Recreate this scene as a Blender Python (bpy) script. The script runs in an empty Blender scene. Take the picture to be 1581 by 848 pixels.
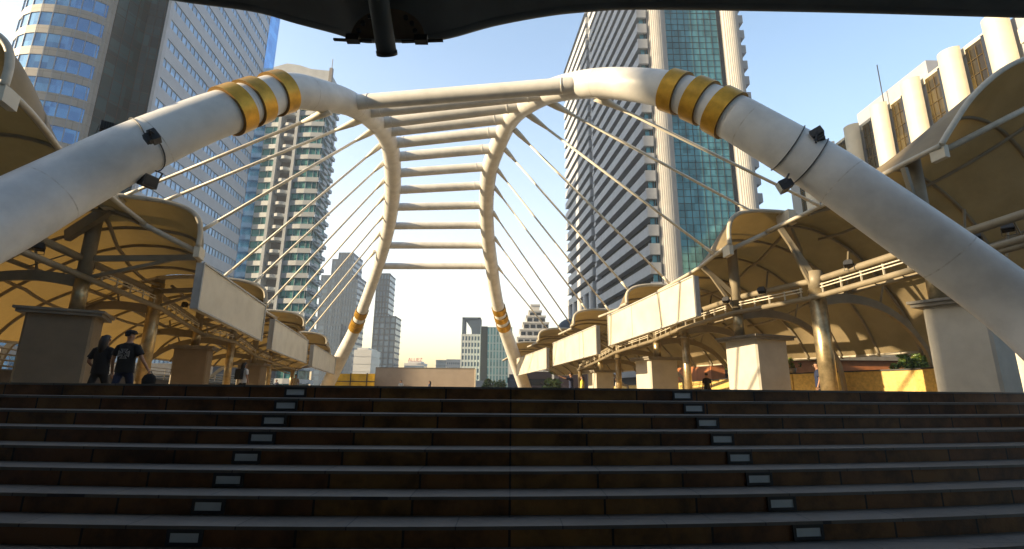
import bpy, math, random
from mathutils import Vector, Matrix
R = math.radians
random.seed(7)
sc = bpy.context.scene
col = sc.collection

# ------------------------------------------------------------------ camera
F_PX, PITCH, ROLL = 753.0, 0.2290, 0.0098
_fw = Vector((0, math.cos(PITCH), math.sin(PITCH)))
_up = Vector((0, -math.sin(PITCH), math.cos(PITCH)))
_rt = Vector((1, 0, 0))
AX = _rt * math.cos(ROLL) + _up * math.sin(ROLL)
AY = _up * math.cos(ROLL) - _rt * math.sin(ROLL)
cd = bpy.data.cameras.new('camera'); cam = bpy.data.objects.new('camera', cd); col.objects.link(cam)
cd.sensor_width = 36.0; cd.lens = 36.0 * F_PX / 1581.0
cd.clip_start = 0.05; cd.clip_end = 6000
cam.matrix_world = Matrix(((AX.x, AY.x, -_fw.x, 0), (AX.y, AY.y, -_fw.y, 0), (AX.z, AY.z, -_fw.z, 0), (0, 0, 0, 1)))
sc.camera = cam

# ------------------------------------------------------------------ world, sun, exposure
SUN_EL, SUN_AZ = 18.0, 256.0          # azimuth clockwise from +Y
w = bpy.data.worlds.new('World'); sc.world = w; w.use_nodes = True
nt = w.node_tree; sky = nt.nodes.new('ShaderNodeTexSky'); sky.sky_type = 'NISHITA'; sky.sun_disc = False
sky.sun_elevation = R(SUN_EL); sky.sun_rotation = R(SUN_AZ); sky.air_density = 1.0; sky.dust_density = 3.0; sky.ozone_density = 1.0
# hazy evening sky: brighter towards the open end of the street, warm and milky low down
def _m(op, a, b=None, c=None):
    n = nt.nodes.new('ShaderNodeMath'); n.operation = op
    for i, v in enumerate((a, b, c)):
        if v is None: continue
        if isinstance(v, (int, float)): n.inputs[i].default_value = v
        else: nt.links.new(v, n.inputs[i])
    return n.outputs[0]
_tc = nt.nodes.new('ShaderNodeTexCoord'); _sp = nt.nodes.new('ShaderNodeSeparateXYZ'); nt.links.new(_tc.outputs['Generated'], _sp.inputs[0])
_d = _m('ADD', _m('MULTIPLY', _sp.outputs[0], -0.20), _m('MULTIPLY', _sp.outputs[1], 0.98))
_sn = (math.sin(R(SUN_AZ)) * math.cos(R(SUN_EL)), math.cos(R(SUN_AZ)) * math.cos(R(SUN_EL)), math.sin(R(SUN_EL)))
_ds = _m('ADD', _m('ADD', _m('MULTIPLY', _sp.outputs[0], _sn[0]), _m('MULTIPLY', _sp.outputs[1], _sn[1])), _m('MULTIPLY', _sp.outputs[2], _sn[2]))
_au = _m('SUBTRACT', 1.0, _m('MULTIPLY', _m('POWER', _m('MAXIMUM', _ds, 0.0), 6.0), 0.8))
_f = _m('MULTIPLY', _au, _m('MULTIPLY_ADD', _m('MAXIMUM', _d, -0.6), 0.72, 0.86))
_z = _m('DIVIDE', _m('MAXIMUM', _sp.outputs[2], 0.0), 0.42)
_zl = _m('DIVIDE', _m('MAXIMUM', _sp.outputs[2], 0.0), 0.30)
_f = _m('MULTIPLY', _f, _m('SUBTRACT', 1.0, _m('MULTIPLY', _m('EXPONENT', _m('MULTIPLY', _m('MULTIPLY', _zl, _zl), -1.0)), 0.38)))
_g = _m('MULTIPLY', _m('EXPONENT', _m('MULTIPLY', _m('MULTIPLY', _z, _z), -1.0)), _m('POWER', _m('MAXIMUM', _d, 0.02), 3.0))
_ti = nt.nodes.new('ShaderNodeVectorMath'); _ti.operation = 'MULTIPLY'; nt.links.new(sky.outputs[0], _ti.inputs[0]); _ti.inputs[1].default_value = (1.0, 1.05, 1.02)
_sc = nt.nodes.new('ShaderNodeVectorMath'); _sc.operation = 'SCALE'; nt.links.new(_ti.outputs[0], _sc.inputs[0]); nt.links.new(_f, _sc.inputs[3])
_gl = nt.nodes.new('ShaderNodeVectorMath'); _gl.operation = 'SCALE'; _gl.inputs[0].default_value = (2.1, 1.25, .40); nt.links.new(_g, _gl.inputs[3])
_ad = nt.nodes.new('ShaderNodeVectorMath'); _ad.operation = 'ADD'; nt.links.new(_sc.outputs[0], _ad.inputs[0]); nt.links.new(_gl.outputs[0], _ad.inputs[1])
nt.links.new(_ad.outputs[0], nt.nodes['Background'].inputs[0]); nt.nodes['Background'].inputs[1].default_value = 0.15
sd = bpy.data.lights.new('sun', 'SUN'); sun = bpy.data.objects.new('sun', sd); col.objects.link(sun)
sd.energy = 5.0; sd.angle = R(0.5); sd.color = (1.0, 0.78, 0.48)
SUNV = Vector((math.sin(R(SUN_AZ)) * math.cos(R(SUN_EL)), math.cos(R(SUN_AZ)) * math.cos(R(SUN_EL)), math.sin(R(SUN_EL))))
sun.rotation_euler = SUNV.to_track_quat('Z', 'Y').to_euler(); sun.location = (-60, -20, 60)
sc.view_settings.view_transform = 'Standard'; sc.view_settings.look = 'None'
sc.view_settings.exposure = 1.2; sc.view_settings.gamma = 1.0; sc.view_settings.use_curve_mapping = False
sc.render.engine = 'CYCLES'
sc.cycles.max_bounces = 6; sc.cycles.diffuse_bounces = 4; sc.cycles.glossy_bounces = 3; sc.cycles.volume_bounces = 1
sc.cycles.volume_step_rate = 4.0

# ------------------------------------------------------------------ helpers
def at(px, py, d):
    """world point at depth d seen at photograph pixel (px, py)"""
    return (_fw + AX * ((px - 790.5) / F_PX) - AY * ((py - 424.0) / F_PX)) * d
def ray(px, py):
    v = at(px, py, 1.0); return v
def at_y(px, py, Y):
    v = ray(px, py); return v * (Y / v.y)
def V(*a): return Vector(a)

class MB:
    def __init__(s): s.v = []; s.f = []; s.m = []; s.sm = []
    def face(s, pts, mi=0, smooth=False):
        n = len(s.v); s.v += [tuple(p) for p in pts]; s.f.append(tuple(range(n, n + len(pts)))); s.m.append(mi); s.sm.append(smooth); return s
    def box(s, c, size, ax=None, mi=0):
        c = Vector(c); hx, hy, hz = size[0] / 2, size[1] / 2, size[2] / 2
        X, Y, Z = ax if ax else (V(1, 0, 0), V(0, 1, 0), V(0, 0, 1))
        n = len(s.v)
        for dz in (-1, 1):
            for dx, dy in ((-1, -1), (1, -1), (1, 1), (-1, 1)):
                s.v.append(tuple(c + X * dx * hx + Y * dy * hy + Z * dz * hz))
        for q in ((0, 3, 2, 1), (4, 5, 6, 7), (0, 1, 5, 4), (1, 2, 6, 5), (2, 3, 7, 6), (3, 0, 4, 7)):
            s.f.append(tuple(n + i for i in q)); s.m.append(mi); s.sm.append(False)
        return s
    def bb(s, x0, x1, y0, y1, z0, z1, mi=0):
        return s.box(((x0 + x1) / 2, (y0 + y1) / 2, (z0 + z1) / 2), (abs(x1 - x0), abs(y1 - y0), abs(z1 - z0)), None, mi)
    def beam(s, a, b, wdt, hgt, mi=0, up=V(0, 0, 1)):
        a = Vector(a); b = Vector(b); d = (b - a); L = d.length; d.normalize()
        x = d.cross(up)
        if x.length < 1e-4: x = V(1, 0, 0)
        x.normalize(); z = x.cross(d)
        return s.box((a + b) / 2, (wdt, L, hgt), (x, d, z), mi)
    def tube(s, pts, rad, n=12, mi=0, cap=True, flat=1.0):
        pts = [Vector(p) for p in pts]
        if not hasattr(rad, '__len__'): rad = [rad] * len(pts)
        base = len(s.v); prev = None
        for i, p in enumerate(pts):
            t = (pts[min(i + 1, len(pts) - 1)] - pts[max(i - 1, 0)]).normalized()
            if prev is None:
                a = V(0, 0, 1) if abs(t.z) < .9 else V(1, 0, 0)
                x = t.cross(a).normalized()
            else:
                x = (prev - t * prev.dot(t)).normalized()
            prev = x; y = t.cross(x)
            for k in range(n):
                an = 2 * math.pi * k / n
                s.v.append(tuple(p + x * math.cos(an) * rad[i] + y * math.sin(an) * rad[i] * flat))
        for i in range(len(pts) - 1):
            for k in range(n):
                k2 = (k + 1) % n; b0 = base + i * n; b1 = b0 + n
                s.f.append((b0 + k, b0 + k2, b1 + k2, b1 + k)); s.m.append(mi); s.sm.append(True)
        if cap:
            s.f.append(tuple(base + k for k in range(n - 1, -1, -1))); s.m.append(mi); s.sm.append(False)
            e = base + (len(pts) - 1) * n
            s.f.append(tuple(e + k for k in range(n))); s.m.append(mi); s.sm.append(False)
        return s
    def grid(s, rows, mi=0, smooth=True, closed=False):
        base = len(s.v); n = len(rows[0])
        for r in rows: s.v += [tuple(p) for p in r]
        for i in range(len(rows) - 1):
            for k in range(n if closed else n - 1):
                k2 = (k + 1) % n
                s.f.append((base + i * n + k, base + i * n + k2, base + (i + 1) * n + k2, base + (i + 1) * n + k)); s.m.append(mi); s.sm.append(smooth)
        return s
    def prism(s, poly, z0, z1, mi=0):
        n = len(s.v); m = len(poly)
        s.v += [(p[0], p[1], z0) for p in poly] + [(p[0], p[1], z1) for p in poly]
        s.f.append(tuple(n + i for i in range(m - 1, -1, -1))); s.f.append(tuple(n + m + i for i in range(m))); s.m += [mi, mi]; s.sm += [False] * 2
        for i in range(m):
            j = (i + 1) % m; s.f.append((n + i, n + j, n + m + j, n + m + i)); s.m.append(mi); s.sm.append(False)
        return s
    def build(s, name, mats, parent=None, **kw):
        me = bpy.data.meshes.new(name); me.from_pydata(s.v, [], s.f)
        if not isinstance(mats, (list, tuple)): mats = [mats]
        for m in mats: me.materials.append(m)
        me.polygons.foreach_set('material_index', s.m); me.polygons.foreach_set('use_smooth', s.sm); me.update()
        o = bpy.data.objects.new(name, me); col.objects.link(o)
        if parent:
            o.parent = parent; o.matrix_parent_inverse = Matrix.Translation(-parent.location)
        for k, v in kw.items(): o[k] = v
        return o

def thing(name, label, cat, loc=(0, 0, 0), group=None):
    o = bpy.data.objects.new(name, None); col.objects.link(o); o.location = loc; o.empty_display_size = .2
    o['label'] = label; o['category'] = cat
    if group: o['group'] = group
    return o
def tag(o, label, cat, group=None):
    o['label'] = label; o['category'] = cat
    if group: o['group'] = group
    return o
def structure(o): o['kind'] = 'structure'; return o

def smooth_pts(P, n):
    """Catmull-Rom through tuples (any dimension), n segments per span"""
    out = []
    for i in range(len(P) - 1):
        p0 = P[max(i - 1, 0)]; p1 = P[i]; p2 = P[i + 1]; p3 = P[min(i + 2, len(P) - 1)]
        for k in range(n):
            t = k / n
            out.append(tuple(.5 * ((2 * b) + (-a + c) * t + (2 * a - 5 * b + 4 * c - d) * t * t + (-a + 3 * b - 3 * c + d) * t ** 3) for a, b, c, d in zip(p0, p1, p2, p3)))
    out.append(tuple(P[-1])); return out

# ------------------------------------------------------------------ materials
def mat(name, base, rough=.5, metal=0, spec=.5, var=0, vscale=3, bump=0, bscale=20, trans=0, coords='Object', grime=None):
    m = bpy.data.materials.new(name); m.use_nodes = True; t = m.node_tree; N = t.nodes; L = t.links
    b = N['Principled BSDF']; b.inputs['Base Color'].default_value = (*base, 1); b.inputs['Roughness'].default_value = rough
    b.inputs['Metallic'].default_value = metal; b.inputs['Specular IOR Level'].default_value = spec
    tc = N.new('ShaderNodeTexCoord'); src = b.inputs['Base Color']
    if var or grime:
        no = N.new('ShaderNodeTexNoise'); no.inputs['Scale'].default_value = vscale; no.inputs['Detail'].default_value = 6; no.inputs['Roughness'].default_value = .6
        L.new(tc.outputs[coords], no.inputs['Vector'])
        cr = N.new('ShaderNodeValToRGB'); L.new(no.outputs['Fac'], cr.inputs['Fac'])
        lo = grime if grime else tuple(max(0, c * (1 - var)) for c in base); hi = tuple(min(1, c * (1 + var)) for c in base)
        cr.color_ramp.elements[0].position = .32; cr.color_ramp.elements[0].color = (*lo, 1)
        cr.color_ramp.elements[1].position = .62; cr.color_ramp.elements[1].color = (*hi, 1)
        L.new(cr.outputs['Color'], src)
    if bump:
        nb = N.new('ShaderNodeTexNoise'); nb.inputs['Scale'].default_value = bscale; nb.inputs['Detail'].default_value = 4
        L.new(tc.outputs[coords], nb.inputs['Vector']); bp = N.new('ShaderNodeBump'); bp.inputs['Strength'].default_value = bump
        bp.inputs['Distance'].default_value = .02
        L.new(nb.outputs['Fac'], bp.inputs['Height']); L.new(bp.outputs['Normal'], b.inputs['Normal'])
    if trans:
        tr = N.new('ShaderNodeBsdfTranslucent'); tr.inputs['Color'].default_value = (.56, .36, .11, 1)
        mx = N.new('ShaderNodeMixShader'); mx.inputs[0].default_value = trans
        L.new(b.outputs[0], mx.inputs[1]); L.new(tr.outputs[0], mx.inputs[2]); L.new(mx.outputs[0], N['Material Output'].inputs[0])
    return m

WHITE = mat('white_paint', (.80, .79, .77), .4, var=.04, vscale=1.7, grime=(.67, .665, .655), bump=.1, bscale=5)
WELD = mat('weld_seam', (.66, .64, .61), .5, var=.2, vscale=8)
TUBEW = mat('frame_paint', (.26, .22, .155), .45, var=.15, vscale=2)
GOLD = mat('gold_paint', (.60, .33, .035), .34, metal=.5, var=.22, vscale=3, bump=.1, bscale=8)
GOLDIN = mat('gold_dark', (.25, .14, .03), .5, metal=.3, var=.1)
FABRIC = mat('membrane', (.23, .18, .105), .6, var=.28, vscale=.8, trans=.13)
FABRIC2 = mat('membrane_edge', (.50, .46, .38), .5, var=.12, vscale=3)
PANEL = mat('fascia_panel', (.70, .64, .52), .45, var=.04, vscale=1.1, grime=(.60, .54, .43), bump=.08, bscale=3)
PANELEDGE = mat('fascia_edge', (.45, .45, .44), .5, var=.1)
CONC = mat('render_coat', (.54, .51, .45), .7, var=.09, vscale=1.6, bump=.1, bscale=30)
CONC_SHADE = mat('shaded_render_coat', (.22, .18, .13), .7, var=.1, vscale=1.6, bump=.1, bscale=30)  # darker copy of render_coat, shade on the left pillars put into the colour
CAP = mat('pillar_cap', (.22, .2, .17), .6, var=.15)
STEEL = mat('brushed_steel', (.5, .4, .24), .35, metal=.75, var=.3, vscale=4)
DARK = mat('dark_metal', (.035, .036, .04), .45, var=.2)
ROOFD = mat('roof_underside', (.085, .105, .125), .6, var=.2, vscale=1.2)  # lack of light under the roof put into the fabric's dark colour
CABLE = mat('cable_paint', (.84, .79, .68), .45, var=.12, vscale=2)

def brick_mat(name, c1, c2, mortar, scale, bw, bh, msz, rough=.5, axes=('x', 'z'), stain=None, bump=.3, spec=.5, offset=.5):
    m = bpy.data.materials.new(name); m.use_nodes = True; t = m.node_tree; N = t.nodes; L = t.links
    b = N['Principled BSDF']; b.inputs['Roughness'].default_value = rough; b.inputs['Specular IOR Level'].default_value = spec
    tc = N.new('ShaderNodeTexCoord'); sp = N.new('ShaderNodeSeparateXYZ'); cb = N.new('ShaderNodeCombineXYZ')
    L.new(tc.outputs['Object'], sp.inputs[0]); L.new(sp.outputs[axes[0].upper()], cb.inputs[0]); L.new(sp.outputs[axes[1].upper()], cb.inputs[1])
    br = N.new('ShaderNodeTexBrick'); br.inputs['Color1'].default_value = (*c1, 1); br.inputs['Color2'].default_value = (*c2, 1); br.inputs['Mortar'].default_value = (*mortar, 1)
    br.inputs['Scale'].default_value = scale; br.inputs['Brick Width'].default_value = bw; br.inputs['Row Height'].default_value = bh; br.inputs['Mortar Size'].default_value = msz
    br.offset = offset
    L.new(cb.outputs[0], br.inputs['Vector']); outc = br.outputs['Color']
    no = N.new('ShaderNodeTexNoise'); no.inputs['Scale'].default_value = 2.2; no.inputs['Detail'].default_value = 8; no.inputs['Roughness'].default_value = .65
    L.new(tc.outputs['Object'], no.inputs['Vector']); cr = N.new('ShaderNodeValToRGB'); L.new(no.outputs['Fac'], cr.inputs['Fac'])
    cr.color_ramp.elements[0].position = .36; cr.color_ramp.elements[1].position = .58
    st = stain if stain is not None else .75
    cr.color_ramp.elements[0].color = (st, st, st, 1); cr.color_ramp.elements[1].color = (1, 1, 1, 1)
    mx = N.new('ShaderNodeMix'); mx.data_type = 'RGBA'; mx.blend_type = 'MULTIPLY'; mx.inputs[0].default_value = 1
    L.new(outc, mx.inputs[6]); L.new(cr.outputs['Color'], mx.inputs[7]); L.new(mx.outputs[2], b.inputs['Base Color'])
    if bump:
        n2 = N.new('ShaderNodeTexNoise'); n2.inputs['Scale'].default_value = 40; L.new(tc.outputs['Object'], n2.inputs['Vector'])
        bp = N.new('ShaderNodeBump'); bp.inputs['Strength'].default_value = bump; bp.inputs['Distance'].default_value = .01
        L.new(n2.outputs['Fac'], bp.inputs['Height']); L.new(bp.outputs['Normal'], b.inputs['Normal'])
    return m
TREAD = brick_mat('granite_tread', (.16, .148, .138), (.195, .18, .165), (.06, .06, .07), 1, .95, 5, .006, .55, ('x', 'y'), .82, .25)
RISER = brick_mat('stone_riser', (.34, .16, .034), (.22, .08, .022), (.03, .015, .008), 1, .93, 5, .012, .55, ('x', 'z'), .35, .3)
PARA = mat('parapet_stone', (.62, .44, .14), .6, var=.2, vscale=9, bump=.3, bscale=60)
FLOORM = brick_mat('plaza_paving', (.46, .33, .17), (.40, .29, .15), (.16, .12, .06), 1, .6, .6, .01, .6, ('x', 'y'), .8, .2)

def glass(name, base, rough=.08, spec=.8, metal=0.0, jit=0.0, cell=1.4):
    m = mat(name, base, rough, metal, spec)
    if jit:
        t = m.node_tree; N = t.nodes; L = t.links; tc = N.new('ShaderNodeTexCoord'); vo = N.new('ShaderNodeTexVoronoi'); vo.inputs['Scale'].default_value = 1 / cell
        vo.distance = 'CHEBYCHEV'; vo.inputs['Randomness'].default_value = 0.0
        L.new(tc.outputs['Object'], vo.inputs['Vector']); sp = N.new('ShaderNodeSeparateColor'); L.new(vo.outputs['Color'], sp.inputs[0])
        cr = N.new('ShaderNodeValToRGB'); L.new(sp.outputs[0], cr.inputs['Fac'])
        cr.color_ramp.elements[0].color = (*[c * (1 - jit) for c in base], 1); cr.color_ramp.elements[1].color = (*[min(1, c * (1 + jit)) for c in base], 1)
        L.new(cr.outputs['Color'], N['Principled BSDF'].inputs['Base Color'])
        no = N.new('ShaderNodeTexNoise'); no.inputs['Scale'].default_value = .35; no.inputs['Detail'].default_value = 1
        L.new(tc.outputs['Object'], no.inputs['Vector']); bp = N.new('ShaderNodeBump'); bp.inputs['Strength'].default_value = .05; bp.inputs['Distance'].default_value = .3
        L.new(no.outputs['Fac'], bp.inputs['Height']); L.new(bp.outputs['Normal'], N['Principled BSDF'].inputs['Normal'])
    return m
G_BLUE = glass('blue_glass', (.24, .48, .92), .1, .9, .75, .25, 2.0)
G_BLUEL = glass('pale_blue_glass', (.36, .52, .72), .3, .7, .35, .2, 1.5)
G_DARK = glass('dark_glass', (.012, .055, .075), .3, .35, .0, .5, 2.4)
G_TEAL = glass('teal_glass', (.13, .36, .42), .1, .8, .5, .3, 1.7)
G_GREEN = glass('green_glass', (.12, .32, .31), .12, .8, .4, .5, 1.9)
G_BROWN = glass('bronze_glass', (.05, .036, .010), .15, .3, .0, .7, 1.6)
BRONZE = mat('bronze_frame', (.14, .09, .02), .4, metal=.4)
G_BLACK = glass('black_glass', (.02, .022, .026), .15, .6)
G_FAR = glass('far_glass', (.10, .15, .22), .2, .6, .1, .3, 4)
CLAD = brick_mat('tower_cladding', (.50, .47, .44), (.45, .42, .40), (.3, .28, .26), 1, 2.4, 2.05, .03, .5, ('x', 'z'), .95, 0, offset=0)
CLADB = mat('grey_cladding', (.42, .44, .50), .5, var=.06, vscale=.3)
CLADF = mat('pale_flank_cladding', (.60, .61, .66), .5, var=.05, vscale=.3)
CONDOW = mat('condo_wall', (.54, .57, .60), .6, var=.08, vscale=.5)
CONDOD = mat('condo_recess', (.30, .28, .27), .7, var=.15)
SPAN = mat('balcony_front', (.46, .48, .52), .6, var=.08, vscale=.5)
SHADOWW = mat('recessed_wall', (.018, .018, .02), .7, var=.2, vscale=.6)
RIB = mat('ribbed_column', (.55, .54, .53), .6, var=.05, vscale=.6)
CREAM = mat('cream_column', (.72, .66, .54), .55, var=.05, vscale=.8)
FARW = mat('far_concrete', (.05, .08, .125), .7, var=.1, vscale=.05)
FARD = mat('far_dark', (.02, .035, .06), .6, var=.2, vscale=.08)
FARWH = mat('far_white', (.6, .6, .6), .6, var=.06, vscale=.05)
BRICKO = mat('orange_brick', (.42, .15, .05), .7, var=.15, vscale=2)
LEAF = mat('leaf', (.07, .12, .025), .55, var=.5, vscale=6, spec=.3)
LEAF2 = mat('leaf_light', (.14, .17, .03), .55, var=.5, vscale=6, spec=.3)
BARK = mat('bark', (.09, .06, .04), .8, var=.3)
REDS = mat('red_sign', (.55, .04, .05), .5)
YELG = mat('amber_panel', (.6, .36, .03), .35, var=.25, vscale=1.2)
LENS = mat('frosted_lens', (.78, .84, .86), .35, var=.05)
# ================================================================== SETTING
# ground far below the raised plaza
g = MB(); g.box((0, 900, -7.5), (6000, 6000, 1)); structure(g.build('ground', mat('asphalt_ground', (.09, .09, .085), .9, var=.3, vscale=.02)))

# stairs: shallow curved flight, landing level with the eye
PSI = 0.0956; S_D0, S_T, S_R, S_CURV, S_CX, S_H0 = 7.36, .361, .1715, .0117, 1.82, -.012
def stair_pt(a, n, z):
    n = n + S_CURV * a * a
    return Vector((a * math.cos(PSI) - n * math.sin(PSI) + S_CX, a * math.sin(PSI) + n * math.cos(PSI), z))
NA = 44; AS = [-16 + 30 * i / NA for i in range(NA + 1)]
st_r = MB(); st_t = MB(); NST = 11
for k in range(NST):
    z1 = -(S_H0 + k * S_R); z0 = z1 - S_R; d = S_D0 - k * S_T
    # riser face (behind the nosing)
    st_r.grid([[stair_pt(a, d + .02, z0) for a in AS], [stair_pt(a, d + .02, z1 - .03) for a in AS]], smooth=False)
    # tread slab with a projecting nosing
    back = d + (S_T + .0 if k else .02)
    if k:
        st_t.grid([[stair_pt(a, d + .02, z1 - .03) for a in AS], [stair_pt(a, d, z1 - .03) for a in AS], [stair_pt(a, d, z1) for a in AS], [stair_pt(a, d + S_T + .02, z1) for a in AS]], smooth=False)
    else:
        st_t.grid([[stair_pt(a, d + .02, z1 - .03) for a in AS], [stair_pt(a, d, z1 - .03) for a in AS], [stair_pt(a, d, z1) for a in AS], [stair_pt(a, d + .6, z1) for a in AS]], smooth=False)
zb = -(S_H0 + NST * S_R)
o = st_t.build('stair_treads', TREAD); structure(o); o.name = 'steps'
o2 = st_r.build('stair_risers', RISER, o); o2.name = 'risers'
fl = MB(); fl.grid([[stair_pt(a, -14 - S_CURV * a * a, zb) for a in AS], [stair_pt(a, S_D0 - (NST - 1) * S_T + .02, zb) for a in AS]], smooth=False)
structure(fl.build('lower_floor', FLOORM))
FL_SLOPE = .035
def floor_z(y): return -.6 - max(0, y - 9) * .012
pf = MB()
ys = [8.0 + i * 2 for i in range(33)]
# plaza starts on the curved landing edge and falls gently away
rows = [[stair_pt(a, S_D0 + .6, -S_H0) for a in AS]]
zz = -S_H0
for k in range(4):
    rows.append([stair_pt(a, S_D0 + .6 + .33 * k + .3, zz) for a in AS]); zz = -.15 * (k + 1); rows.append([stair_pt(a, S_D0 + .6 + .33 * k + .3, zz) for a in AS])
for i in range(1, 30):
    r = [Vector((stair_pt(a, S_D0 + 2.0, 0).x - (i * 2) * .12, stair_pt(a, S_D0 + 2.0, 0).y + i * 2.0, 0)) for a in AS]
    for p in r: p.z = floor_z(p.y)
    rows.append(r)
pf.grid(rows, smooth=False); structure(pf.build('plaza', FLOORM))

# ------------------------------------------------------------------ step lights set into the risers
def step_light(i, side, a):
    d = S_D0 - i * S_T; z = -(S_H0 + i * S_R) - S_R * .56
    c = stair_pt(a, d + .02, z); t = (stair_pt(a + .1, d + .02, z) - c).normalized(); nrm = V(t.y, -t.x, 0); up = V(0, 0, 1)
    nth = ['topmost', 'second', 'third', 'fourth', 'fifth', 'sixth', 'seventh', 'lowest'][i]
    root = thing('step_light', 'small framed step light, %s from the top of the %s row on the dark stairs' % (nth, side) if 0 < i < 7 else 'small framed step light, the %s one in the %s row on the dark stairs' % (nth, side), 'step light', c, 'lights recessed in the stair risers')
    W, H = .25, .075
    fr = MB(); b = .03
    for (x, z2, w2, h2) in ((0, H / 2 + b / 2, W + 2 * b, b), (0, -H / 2 - b / 2, W + 2 * b, b), (-W / 2 - b / 2, 0, b, H), (W / 2 + b / 2, 0, b, H)):
        fr.box(c + t * x + up * z2 + nrm * .008, (w2, .022, h2), (t, nrm, up))
    fr.build('frame', DARK, root)
    l = MB(); l.box(c + nrm * .006, (W, .014, H), (t, nrm, up)); l.build('lens', LENS, root)
for i in range(8):
    for side, px, py in (('left', (456, 441, 423, 404, 380, 352, 321, 284)[i], 0), ('right', (1054, 1072, 1093, 1116, 1143, 1173, 1208, 1249)[i], 0)):
        # solve the along-stair coordinate for this light
        lo, hi = -8.0, 8.0
        for _ in range(40):
            mid = (lo + hi) / 2; p = stair_pt(mid, S_D0 - i * S_T, -(S_H0 + (i + .56) * S_R)); dd = p.dot(_fw); x = 790.5 + F_PX * p.dot(AX) / dd
            if x < px: lo = mid
            else: hi = mid
        step_light(i, side, mid)

# ================================================================== ARCH (two ribs joined by rungs)
LR = [(-150, 420, 7.1, 118), (-70, 375, 7.6, 112), (0, 340, 8.2, 106), (111, 281, 9.2, 91), (205, 233, 9.9, 80), (300, 191, 10.7, 70), (352, 172, 11.2, 66), (398, 155, 11.9, 61), (445, 141, 12.7, 55), (490, 147, 13.6, 49), (533, 157, 14.8, 40), (560, 172, 16, 34), (578, 187, 17.6, 31), (592, 203, 19.6, 29), (601, 222, 21.5, 27.5), (605, 243, 23.3, 26.5), (606.5, 268, 25.3, 25.5), (606.5, 294, 27.2, 24), (604, 320, 29, 22.5), (600, 349, 31, 20.5), (593, 379, 33.2, 19), (584, 411, 35.3, 17), (561, 475, 39.3, 16.5), (545, 515, 41.5, 18.5), (529, 547, 43, 20), (504, 598, 45.5, 19.5), (497, 612, 46.2, 19.5)]
RR = [(1660, 555, 7.7, 98), (1581, 485, 8.3, 92), (1488, 414, 8.8, 88), (1331, 303, 9.5, 81), (1254, 252, 10, 76), (1155, 194, 10.7, 69), (1133, 182, 10.9, 67), (1080, 156, 11.4, 60), (1022, 137, 12, 54), (950, 129, 12.9, 47), (897, 131, 13.7, 42), (848, 142, 15, 36), (812, 161, 17, 32), (790, 181, 19, 29), (778, 203, 21, 26.5), (767, 229, 23, 25.5), (757, 257, 25.2, 25), (752.5, 286, 27.2, 23.5), (751, 317, 29.2, 22), (752, 348, 31.1, 21.5), (754.5, 379, 33, 21), (759, 411, 35, 20), (763, 440, 37, 19), (769, 472, 39, 18.5), (779, 508, 41, 19), (789, 537, 42.7, 20), (811, 601, 45.5, 19.5), (815, 614, 46.2, 19.5)]
arch = thing('arch_bridge_frame', 'huge white tubular double arch rib joined by cross tubes over the plaza', 'arch', (-4, 26, 0))
def rib(CP):
    P = smooth_pts(CP, 6)
    return [at(p[0], p[1], p[2]) for p in P], [p[3] / 2 / F_PX * p[2] for p in P]
LP, LRAD = rib(LR); RP, RRAD = rib(RR)
# carry both near legs on down to the ground
def extend(P, Rr):
    d = (P[0] - P[2]).normalized(); n = P[0] + d * (abs(P[0].z + 1.0) / max(.2, -d.z)); P.insert(0, n); Rr.insert(0, Rr[0] * 1.02)
extend(LP, LRAD); extend(RP, RRAD)
MB().tube(LP, LRAD, 40).build('rib', WHITE, arch)
MB().tube(RP, RRAD, 40).build('rib', WHITE, arch)
def near_pt(P, Rr, px, py):
    best = None
    for i in range(1, len(P) - 1):
        p = P[i]; d = p.dot(_fw); x = 790.5 + F_PX * p.dot(AX) / d; y = 424 - F_PX * p.dot(AY) / d
        q = (x - px) ** 2 + (y - py) ** 2
        if best is None or q < best[0]: best = (q, i)
    return best[1]
for P, Rr, mx in ((LP, LRAD, 70), (RP, RRAD, 70)):
    acc = 0
    for i in range(2, mx):
        acc += (P[i] - P[i - 1]).length
        if acc > 2.1:
            acc = 0; d = (P[i + 1] - P[i - 1]).normalized()
            MB().tube([P[i] - d * .012, P[i] + d * .012], Rr[i] + .0015, 40, cap=False).build('weld_seam', WELD, arch)
RUNG = [((537, 158), (905, 131)), ((560, 172), (848, 146)), ((580, 188), (811, 162)), ((593, 203), (790, 179)), ((601, 222), (778, 202)), ((605, 243), (767, 228)), ((606, 268), (757, 256)), ((606, 294), (752.5, 285)), ((604, 320), (751, 316)), ((600, 349), (752, 348)), ((593, 379), (754.5, 379)), ((584, 411), (759, 411))]
for i, (a, b) in enumerate(RUNG):
    ia = near_pt(LP, LRAD, *a); ib = near_pt(RP, RRAD, *b)
    pa, pb = LP[ia], RP[ib]; r0 = .235 if i else .225
    pts = [pa.lerp(pb, t / 16) for t in range(17)]
    MB().tube(pts, r0, 24).build('cross_tube', WHITE, arch)
    d = (pb - pa).normalized()
    for P, s in ((pa, 1), (pb, -1)):
        q = P + d * s * (LRAD[ia] + .28 if s > 0 else RRAD[ib] + .28)
        MB().tube([q, q + d * s * .03], r0 + .012, 24).build('weld_ring', WHITE, arch)
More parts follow.
